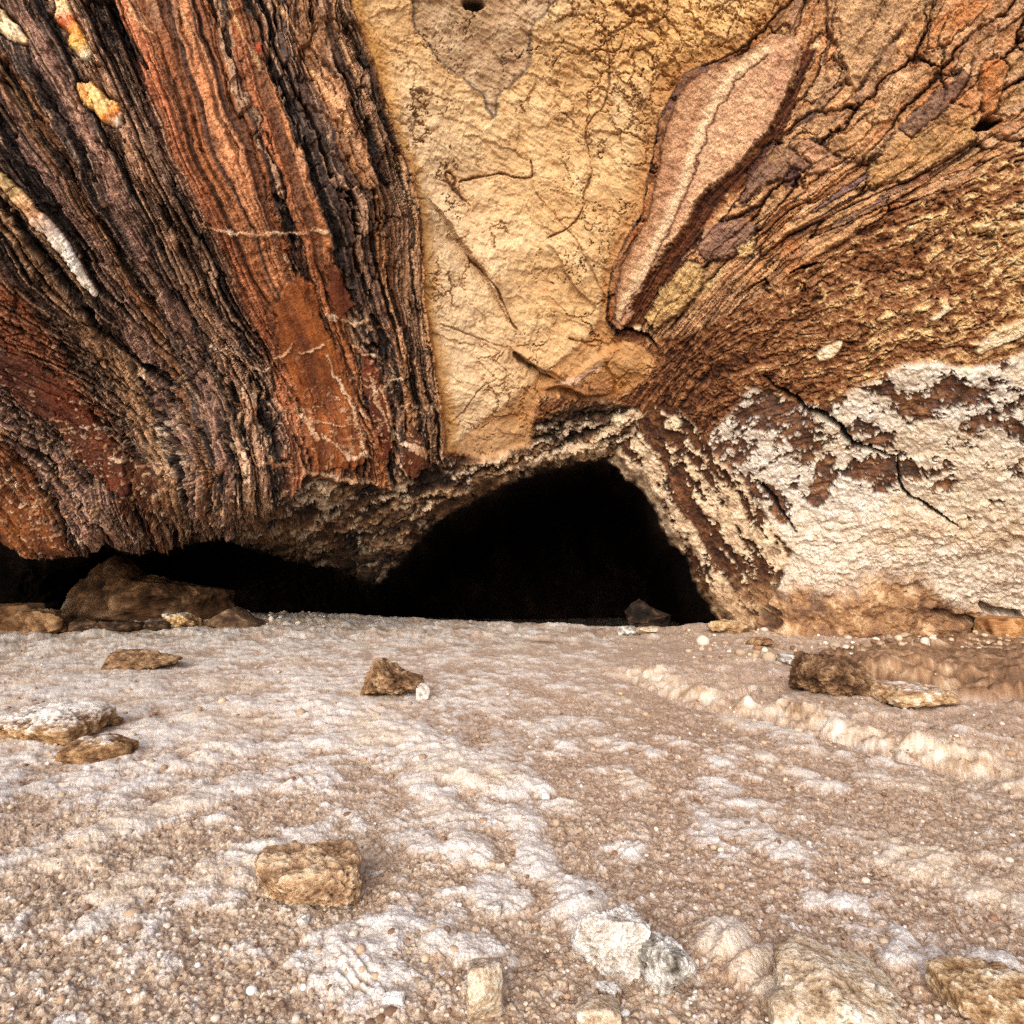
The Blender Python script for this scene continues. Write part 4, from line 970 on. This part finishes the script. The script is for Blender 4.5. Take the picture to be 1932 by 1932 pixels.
sc_ = mix(sc_, lin((214, 184, 142)), 0.5 * sstep(0.0, 0.4, fbm(GX * 1.3, GY * 1.3, 0 * GX + 7, 3) + 0.15 * sstep(0, 2, GX)))
sc_ = mix(sc_, lin((150, 118, 94)), 0.5 * sstep(0.12, 0.0, c2 - c1))
gc = mix(gc, sc_, 0.9 * salt)
fc = ramp(fbm(GX * 5, GY * 5, GZ * 6 + 9, 5, 0.65) + 0.3 * rough, [(-0.5, (104, 72, 46)), (-0.2, (176, 144, 112)), (0.02, (216, 198, 174)), (0.4, (238, 233, 226))])
gc = mix(gc, fc, 0.8 * np.clip(gface * (1 + 0.8 * rough), 0, 1))
earth = sstep(0.15, 0.45, fbm(GX * 0.7 + 4, GY * 0.7, 0 * GX + 5, 4)) * sstep(7, 9, GY)
gc = mix(gc, lin((128, 92, 64)) * (1 + 0.5 * rough)[..., None], 0.7 * earth)
mk_ = sstep(-0.15, 0.1, gmound + 0.15 * rough)
mc_ = ramp(fbm(GX * 4, GY * 4, GZ * 4 + 3, 5, 0.68) + 0.4 * rough, [(-0.45, (70, 46, 30)), (-0.1, (124, 90, 62)), (0.15, (160, 124, 92)), (0.45, (206, 182, 152))])
gc = mix(gc, mc_, 0.9 * mk_)
GZ = GZ + 0.02 * mk_ * fbm(GX * 9, GY * 9, 0 * GX + 31, 4, 0.65)
V = np.stack([GX, GY, GZ], -1).reshape(-1, 3)
nr, na = GX.shape
ii = np.arange(nr * na).reshape(nr, na); jj = np.roll(ii, -1, axis=1)
gq = np.stack([ii[:-1], ii[1:], jj[1:], jj[:-1]], -1).reshape(-1, 4)[:, ::-1]
ground = mesh_obj('ground', V, gq, gc.reshape(-1, 3), M_ground)
tag(ground, 'pinkish brown salt gravel floor with white crusted ridges', 'ground', kind='structure')


# ================================================================== LOOSE ROCKS
def ico(sub_):
    import bmesh
    bm = bmesh.new(); bmesh.ops.create_icosphere(bm, subdivisions=sub_, radius=1.0)
    v = np.array([q.co[:] for q in bm.verts], f32); f = np.array([[q.index for q in p.verts] for p in bm.faces], np.int32)
    bm.free()
    return v, f


ICO = {k: ico(k) for k in (1, 2, 4, 5, 6)}


def rot(v, a):
    c, s = math.cos(a), math.sin(a)
    o = v.copy(); o[:, 0] = v[:, 0] * c - v[:, 1] * s; o[:, 1] = v[:, 0] * s + v[:, 1] * c
    return o


def rock(name, label, box, cols, seed, deep=0.8, planes=9, rough_=0.12, pits=0.0, salt_=0.0, lvl=5, yaw=0.0, tilt=0.0, depth=None, sink=0.12, cat='rock', group=None, hscale=1.0, shape=None, sharp=0.35, streak=0.0, mat=None, hollow=0.0):
    """a broken stone that stands on the floor and fills BOX of the traced outline"""
    x0, y0, x1, y1 = box
    r = np.random.default_rng(seed)
    v, f = ICO[lvl]
    n = v.copy()
    rad = np.full(len(n), 9.0, f32)
    dirs = r.normal(size=(planes, 3)); dirs /= np.linalg.norm(dirs, axis=1)[:, None]
    dirs = np.concatenate([dirs, [[1, 0, 0], [-1, 0, 0], [0, 1, 0], [0, -1, 0], [0, 0, 1]]])
    cs = np.concatenate([r.uniform(0.72, 1.0, planes), np.ones(5)])
    acc = 0
    for d, c in zip(dirs, cs):
        q = np.maximum(n @ d.astype(f32), 0) / c
        acc = acc + q ** (9 + 26 * sharp)
    rad = acc ** (-1 / (9 + 26 * sharp))
    p = n * np.minimum(rad, 1.7)[:, None]
    o = r.uniform(0, 50, 3)
    if shape is not None:
        p = shape(p)
    p = rot(p, yaw)
    if tilt:
        c_, s_ = math.cos(tilt), math.sin(tilt)
        p = np.stack([p[:, 0] * c_ - p[:, 2] * s_, p[:, 1], p[:, 0] * s_ + p[:, 2] * c_], -1)
    lo, hi = p.min(0), p.max(0)
    p = (p - (lo + hi) / 2) / ((hi - lo) / 2)
    if depth is None:
        gx, gy = on_ground((x0 + x1) / 2, y1)
        for _ in range(3):
            gz = float(ground_height(np.array([gx]), np.array([gy]))[0][0])
            rx, ry, rz = ray((x0 + x1) / 2, y1); t = -(CAMZ - gz) / min(float(rz), -0.02)
            gx, gy = float(rx) * t, float(ry) * t
        dist = gy
    else:
        dist = depth; gx = ((x0 + x1) / 2 - CX) / F * dist; gy = dist
        gz = float(ground_height(np.array([gx]), np.array([gy]))[0][0])
    wx = (x1 - x0) / F * dist / 2
    wy = wx * deep
    el = math.atan2(CAMZ - gz, dist)
    vis = (y1 - y0) / F * dist
    hz = max(0.25 * wx, (vis - 2 * wy * math.sin(el) * 0.8) / math.cos(el)) / 2 * hscale
    sz = np.array([wx, wy, hz * (1 + sink)], f32)
    off = wy * 0.62                                    # the outline's lower edge is the front contact
    k_ = (gy + off) / gy
    gx = gx * k_; sz = sz * np.array([k_, 1, 1], f32)
    g = float(np.min(sz)); g = (g * g * float(np.median(sz))) ** (1 / 3)
    p = p * sz
    dr = p / sz ** 2; dr /= np.linalg.norm(dr, axis=1)[:, None] + 1e-9
    u = p / g
    a = fbm(u[:, 0] * 1.4 + o[0], u[:, 1] * 1.4 + o[1], u[:, 2] * 1.4 + o[2], 5, 0.6)
    b = fbm(u[:, 0] * 5 + o[1], u[:, 1] * 5 + o[2], u[:, 2] * 5 + o[0], 5, 0.65)
    pit = sstep(0.12, 0.4, fbm(u[:, 0] * 7, u[:, 1] * 7 + o[0], u[:, 2] * 7, 3)) if pits > 0 else np.zeros(len(p), f32)
    p = p + dr * (g * (rough_ * 1.7 * a + rough_ * 1.1 * b - 1.2 * pits * pit))[:, None]
    top = p[:, 2] / sz[2]
    base_z = gz + hz * (1 - sink)
    c = ramp(a * 1.3 + 0.7 * b, [(-0.6, cols[0]), (-0.1, cols[1]), (0.25, cols[2]), (0.6, cols[3] if len(cols) > 3 else cols[2])])
    c = mix(c, lin(cols[0]) * 0.5, 0.8 * pit)
    if streak:
        sk = fbm(u[:, 0] * 3 + o[0] + 2 * a, top * 1.2, p[:, 1] * 0.3, 4)
        c = mix(c, lin((196, 176, 150)), streak * sstep(0.2, 0.5, sk)); c = mix(c, lin((28, 18, 14)), streak * sstep(0.15, 0.45, -sk))
    if salt_ > 0:
        k = sstep(0.5 - salt_, 0.9 - salt_ * 0.8, 0.55 * top + 0.5 * a + 0.4 * b)
        c = mix(c, ramp(b, [(-0.4, (208, 198, 186)), (0.4, (240, 238, 234))]), k)
    ob = mesh_obj(name, p, f, c, mat or M_stone)
    ob.location = (gx, gy + off, base_z)
    tag(ob, label, cat, group)
    return ob


tan_c = [(94, 66, 46), (160, 126, 96), (200, 166, 130), (220, 198, 168)]
crumb = [(62, 42, 27), (118, 88, 62), (156, 124, 92), (184, 156, 122)]
brown = [(60, 40, 28), (122, 90, 62), (164, 130, 96), (192, 162, 126)]
darkr = [(24, 16, 12), (56, 40, 28), (88, 66, 48), (130, 104, 78)]
saltw = [(120, 104, 90), (196, 186, 176), (226, 220, 214), (238, 236, 232)]
greyw = [(66, 60, 54), (150, 142, 132), (206, 202, 196), (232, 230, 226)]
creamr = [(136, 110, 84), (196, 172, 144), (216, 200, 178), (232, 224, 212)]


def lean(p):            # a slab that rises to a peak on its left
    q = p.copy(); t = (q[:, 0] + 1) / 2
    q[:, 2] = np.where(q[:, 2] > -0.4, -0.4 + (q[:, 2] + 0.4) * np.interp(t, [0, .12, .3, .45, .6, .95], [0.45, 0.9, 1.25, 0.62, 0.46, 0.32]), q[:, 2])
    return q


def peak(p):
    q = p.copy(); t = (q[:, 0] + 1) / 2
    q[:, 2] = np.where(q[:, 2] > -0.5, -0.5 + (q[:, 2] + 0.5) * np.interp(t, [0, .3, .55, .62, .75, 1], [0.35, 0.7, 1.2, 1.1, 0.6, 0.3]), q[:, 2])
    return q


def wedge(p):           # low tail to the right
    q = p.copy(); t = (q[:, 0] + 1) / 2
    q[:, 2] = np.where(q[:, 2] > -0.6, -0.6 + (q[:, 2] + 0.6) * np.interp(t, [0, .35, .6, 1], [0.9, 1.15, 0.7, 0.4]), q[:, 2])
    return q


rock('boulder', 'porous tan boulder with a dark broken left face, lying on gravel', (476, 1596, 678, 1722), tan_c, 3, deep=0.75, planes=8, rough_=0.16, pits=0.10, sharp=0.0, yaw=0.3, lvl=6, sink=0.2)
rock('salt_lump', 'knobbly white salt lump with grey left knob, touching the elongated grey stone', (1084, 1736, 1214, 1846), saltw, 8, deep=0.5, planes=5, rough_=0.22, sharp=0.1, lvl=6, tilt=-0.15, hscale=1.1)
rock('stone', 'elongated grey and white stone lying diagonally beside the white salt lump', (1212, 1778, 1306, 1893), greyw, 21, deep=1.05, planes=5, rough_=0.12, sharp=0.15, yaw=-0.85, lvl=6, shape=lambda p: p * np.array([1, 0.46, 0.5], f32))
rock('stone', 'pale tan angular stone at the bottom edge below the white salt lump', (1088, 1882, 1166, 1945), creamr, 31, planes=8, rough_=0.09, sharp=0.6)
rock('stone', 'small rusty brown stone with a white cap, below the white salt lump', (1126, 1862, 1172, 1898), brown, 32, planes=8, rough_=0.14, salt_=0.35)
rock('stone', 'cream half buried oblong stone standing on end at the bottom edge', (886, 1822, 946, 1945), creamr, 33, deep=1.4, planes=5, rough_=0.10, sharp=0.2)
rock('pebble', 'round snow white pebble near the bottom edge, left of the cream oblong stone', (725, 1870, 762, 1902), [(190, 186, 180), (226, 224, 220), (238, 237, 234)], 34, planes=5, rough_=0.08, sharp=0.2, lvl=4, cat='pebble')
rock('rock', 'cream rock with a brown shadowed left face, in the bottom right foreground', (1476, 1796, 1700, 1950), creamr, 41, deep=0.8, planes=9, rough_=0.12, sharp=0.5, lvl=6, shape=wedge, pits=0.04)
rock('rock', 'cream rounded rock in front of the larger cream rock at the bottom edge', (1448, 1866, 1545, 1960), creamr, 42, deep=0.9, planes=6, rough_=0.10, sharp=0.3)
rock('rock', 'tan crusted rock in the bottom right corner', (1800, 1838, 1960, 1960), [(110, 78, 50), (166, 132, 96), (206, 182, 148), (232, 222, 206)], 43, deep=0.9, planes=7, rough_=0.15, sharp=0.3, lvl=6)
rock('rock', 'crumbly brown rock in the middle of the floor, beside a white pebble', (680, 1238, 792, 1318), crumb, 51, deep=0.7, planes=7, rough_=0.2, pits=0.08, sharp=0.3, lvl=6, shape=wedge)
rock('pebble', 'white pebble leaning on the right end of the crumbly brown rock', (786, 1288, 810, 1320), saltw, 52, planes=5, rough_=0.1, lvl=4, cat='pebble')
rock('rock', 'flat brown rock lying alone on the pale floor below the dark leaning boulder', (207, 1224, 337, 1262), crumb, 53, deep=0.55, planes=6, rough_=0.22, pits=0.05, sharp=0.3, hscale=1.0)
rock('rock', 'brown slab with white salt on top at the left edge of the floor', (-10, 1310, 172, 1402), [(70, 48, 30), (144, 108, 74), (188, 154, 114), (210, 184, 146)], 54, deep=0.8, planes=6, rough_=0.14, salt_=0.42, sharp=0.4, lvl=6, hscale=0.8)
rock('rock', 'flat brown stone with a white salt spot, below the salt topped slab', (132, 1380, 237, 1438), [(60, 40, 26), (132, 98, 66), (176, 140, 100), (200, 168, 128)], 55, deep=0.75, planes=6, rough_=0.10, salt_=0.12, sharp=0.4, hscale=0.9)
rock('pebble', 'small flat brown chip between the two brown slabs on the left', (194, 1350, 228, 1372), brown, 56, deep=0.8, planes=6, lvl=4, cat='pebble')
rock('boulder', 'big dark brown leaning boulder streaked with white, under the low overhang', (150, 1042, 420, 1172), [(34, 22, 15), (80, 56, 38), (118, 86, 60), (164, 132, 100)], 61, deep=0.5, planes=7, rough_=0.10, sharp=0.5, lvl=6, shape=lean, streak=0.5, depth=11.7, hscale=1.0)
rock('boulder', 'smooth tan boulder cut by the left edge, at the foot of the overhang', (-60, 1122, 60, 1180), [(78, 52, 32), (126, 92, 62), (156, 118, 82), (170, 134, 98)], 62, deep=0.8, planes=6, rough_=0.06, sharp=0.5, depth=10.0)
rock('rock', 'low brown rubble rock between the tan edge boulder and the dark leaning boulder', (46, 1134, 142, 1180), [(60, 40, 26), (104, 76, 52), (146, 112, 80), (176, 146, 110)], 63, deep=0.6, planes=7, rough_=0.2, depth=10.2)
rock('rock', 'brown rock with a cream top, in front of the dark leaning boulder', (322, 1148, 382, 1178), [(54, 36, 24), (118, 88, 58), (190, 158, 110), (224, 200, 150)], 64, deep=0.7, planes=7, rough_=0.16, salt_=0.1, depth=10.6)
rock('rock', 'dark pointed rock against the black cave, right of the leaning boulder', (392, 1128, 502, 1172), [(44, 32, 24), (86, 66, 50), (120, 96, 76), (150, 124, 100)], 65, deep=0.6, planes=8, rough_=0.14, sharp=0.6, shape=peak, depth=10.9)
rock('rock', 'small grey brown rock tucked between the cream topped rock and the leaning boulder', (288, 1156, 326, 1176), darkr, 66, depth=10.4, lvl=4)
rock('rock', 'dark brown rubble rock in front of the left end of the leaning boulder', (202, 1158, 272, 1182), darkr, 67, deep=0.6, rough_=0.18, depth=10.2, lvl=4)
rock('rock', 'small round grey stone beside the low brown rubble rock', (148, 1150, 204, 1176), darkr, 68, deep=0.6, depth=10.3, lvl=4)
rock('boulder', 'dark rock barely seen inside the cave mouth on the right', (1180, 1142, 1258, 1196), [(14, 10, 9), (30, 22, 18), (48, 36, 28), (84, 66, 52)], 71, deep=0.7, planes=7, rough_=0.2, depth=11.6, sharp=0.2, shape=wedge)
rock('stone', 'pale flat stone in front of the dark rock inside the cave mouth', (1200, 1182, 1240, 1196), creamr, 72, deep=0.7, lvl=4, depth=10.3)
rock('stone', 'small grey stone beside the pale flat stone inside the cave mouth', (1162, 1176, 1196, 1195), greyw, 73, deep=0.7, lvl=4, depth=10.4)
rock('boulder', 'orange tan boulder in the dark crevice at the right edge', (1832, 1172, 1965, 1225), [(78, 48, 28), (150, 104, 64), (188, 142, 96), (204, 164, 120)], 81, deep=0.7, planes=7, rough_=0.08, sharp=0.6, depth=8.9)
rock('rock', 'dark brown rough rock at the left end of the low brown bank', (1506, 1222, 1640, 1304), [(40, 26, 18), (88, 62, 42), (132, 100, 72), (176, 146, 114)], 82, deep=0.8, planes=7, rough_=0.2, pits=0.06, sharp=0.2, lvl=6, hscale=0.9, sink=0.3)
rock('stone', 'small dark brown stone among white crumbs at the pillar foot', (1412, 1200, 1458, 1220), brown, 83, deep=0.7, lvl=4)
rock('stone', 'grey stone left of the low brown mound', (1474, 1232, 1522, 1256), greyw, 84, deep=0.7, lvl=4)
rock('stone', 'cream stone in front of the undercut of the low brown mound', (1558, 1268, 1594, 1294), creamr, 85, deep=0.8, lvl=4)
rock('rock', 'knobbly cream and brown rock in front of the low brown mound', (1650, 1282, 1790, 1330), [(98, 64, 38), (164, 126, 88), (204, 176, 138), (230, 218, 200)], 86, deep=0.8, rough_=0.2, planes=6, salt_=0.1)
rock('rock', 'brown cream rock at the foot of the white pillar beside the cave mouth', (1330, 1186, 1420, 1214), [(104, 76, 48), (160, 126, 90), (196, 168, 130), (216, 196, 166)], 87, deep=0.6, rough_=0.18, depth=9.9)
rock('pebble', 'pinkish white pebble alone on gravel above the cream oblong stone', (920, 1704, 945, 1728), saltw, 91, lvl=4, cat='pebble', planes=5)
rock('pebble', 'white pebble right of the tan boulder front edge', (560, 1728, 582, 1752), saltw, 92, lvl=4, cat='pebble')
rock('pebble', 'small white pebble in the brown gravel left of the tan boulder', (508, 1742, 532, 1762), saltw, 93, lvl=4, cat='pebble') if False else None

# ================================================================== LOOSE GRAVEL
def gravel(n, seed):
    r = np.random.default_rng(seed)
    v1, f1 = ICO[2]
    py = 1200 + 790 * r.random(n) ** 0.55
    px = r.uniform(-60, 1990, n)
    gx, gy = on_ground(px, py)
    z, wh, *_ = ground_height(gx, gy)
    size = np.exp(r.normal(math.log(0.0075), 0.40, n)) * np.clip(gy / 3.0, 0.8, 1.7)
    size = np.minimum(size, 0.034)
    nf = n // 6                                        # coarser crumbs along the foot of the walls
    fx = np.concatenate([r.uniform(1290, 1960, nf // 2 * 2 - nf // 3), r.uniform(-20, 620, nf - (nf // 2 * 2 - nf // 3))])
    fy = np.where(fx > 900, r.uniform(1196, 1262, nf), r.uniform(1156, 1190, nf))
    gx[:nf], gy[:nf] = on_ground(fx, fy); z[:nf] = ground_height(gx[:nf], gy[:nf])[0]; size[:nf] = np.exp(r.normal(math.log(0.026), 0.5, nf)).clip(0.01, 0.09)
    Vs, Fs, Cs = [], [], []
    pal = [lin(c) for c in ((132, 104, 84), (172, 144, 118), (190, 164, 138), (204, 182, 156), (224, 210, 194), (238, 236, 232), (146, 110, 86))]
    pr = np.array([.10, .26, .28, .2, .1, .03, .03]); pr /= pr.sum()
    tones = r.choice(len(pal), n, p=pr)
    for i in range(n):
        s = size[i] * r.uniform(0.7, 1.3, 3); s[2] *= 0.75
        p = v1 * (1 + 0.16 * perlin(v1[:, 0] * 1.3 + i * .37, v1[:, 1] * 1.3 + i * .71, v1[:, 2] * 1.3))[:, None] * s
        p = rot(p.astype(f32), r.uniform(0, 6.28)) + np.array([gx[i], gy[i], z[i] + 0.35 * s[2] + 0.006], f32)
        Vs.append(p); Fs.append(f1 + i * len(v1)); Cs.append(np.tile(pal[tones[i]] * r.uniform(0.75, 1.1), (len(v1), 1)))
    o = mesh_obj('gravel', np.concatenate(Vs), np.concatenate(Fs), np.concatenate(Cs), M_grain)
    tag(o, 'loose tan and white gravel scattered over the floor', 'gravel', kind='stuff')


gravel(3600, 5)

# ================================================================== LIGHT, SKY, CAMERA
SUN_EL, SUN_AZ = math.radians(27), math.radians(196)     # from behind the camera, slightly to its left
w = bpy.data.worlds.new('World'); SC.world = w; w.use_nodes = True
wn = w.node_tree
sky = wn.nodes.new('ShaderNodeTexSky'); sky.sky_type = 'NISHITA'; sky.sun_disc = False
sky.sun_elevation = SUN_EL; sky.sun_rotation = SUN_AZ; sky.air_density = 1.0; sky.dust_density = 3.0
bg = wn.nodes['Background']; bg.inputs['Strength'].default_value = 0.12
wn.links.new(sky.outputs[0], bg.inputs['Color'])
sl = bpy.data.lights.new('sun', 'SUN'); sl.energy = 1.5; sl.angle = math.radians(60); sl.color = (1.0, 0.985, 0.96)
so = link(bpy.data.objects.new('sun', sl))
from mathutils import Vector
sd_ = Vector((math.cos(SUN_EL) * math.sin(SUN_AZ), math.cos(SUN_EL) * math.cos(SUN_AZ), math.sin(SUN_EL)))
so.rotation_euler = sd_.to_track_quat('Z', 'Y').to_euler()

cd = bpy.data.cameras.new('camera'); co = link(bpy.data.objects.new('camera', cd))
cd.sensor_width = 36; cd.lens = 36 * F / 1932; cd.clip_end = 2000; cd.clip_start = 0.05
co.location = (0, 0, CAMZ); co.rotation_euler = (math.radians(90) + PITCH, 0, 0)
SC.camera = co
SC.view_settings.view_transform = 'Standard'; SC.view_settings.look = 'None'; SC.view_settings.exposure = 0.75; SC.view_settings.gamma = 1
SC.cycles.max_bounces = 5; SC.cycles.diffuse_bounces = 3
SC.cycles.use_denoising = False
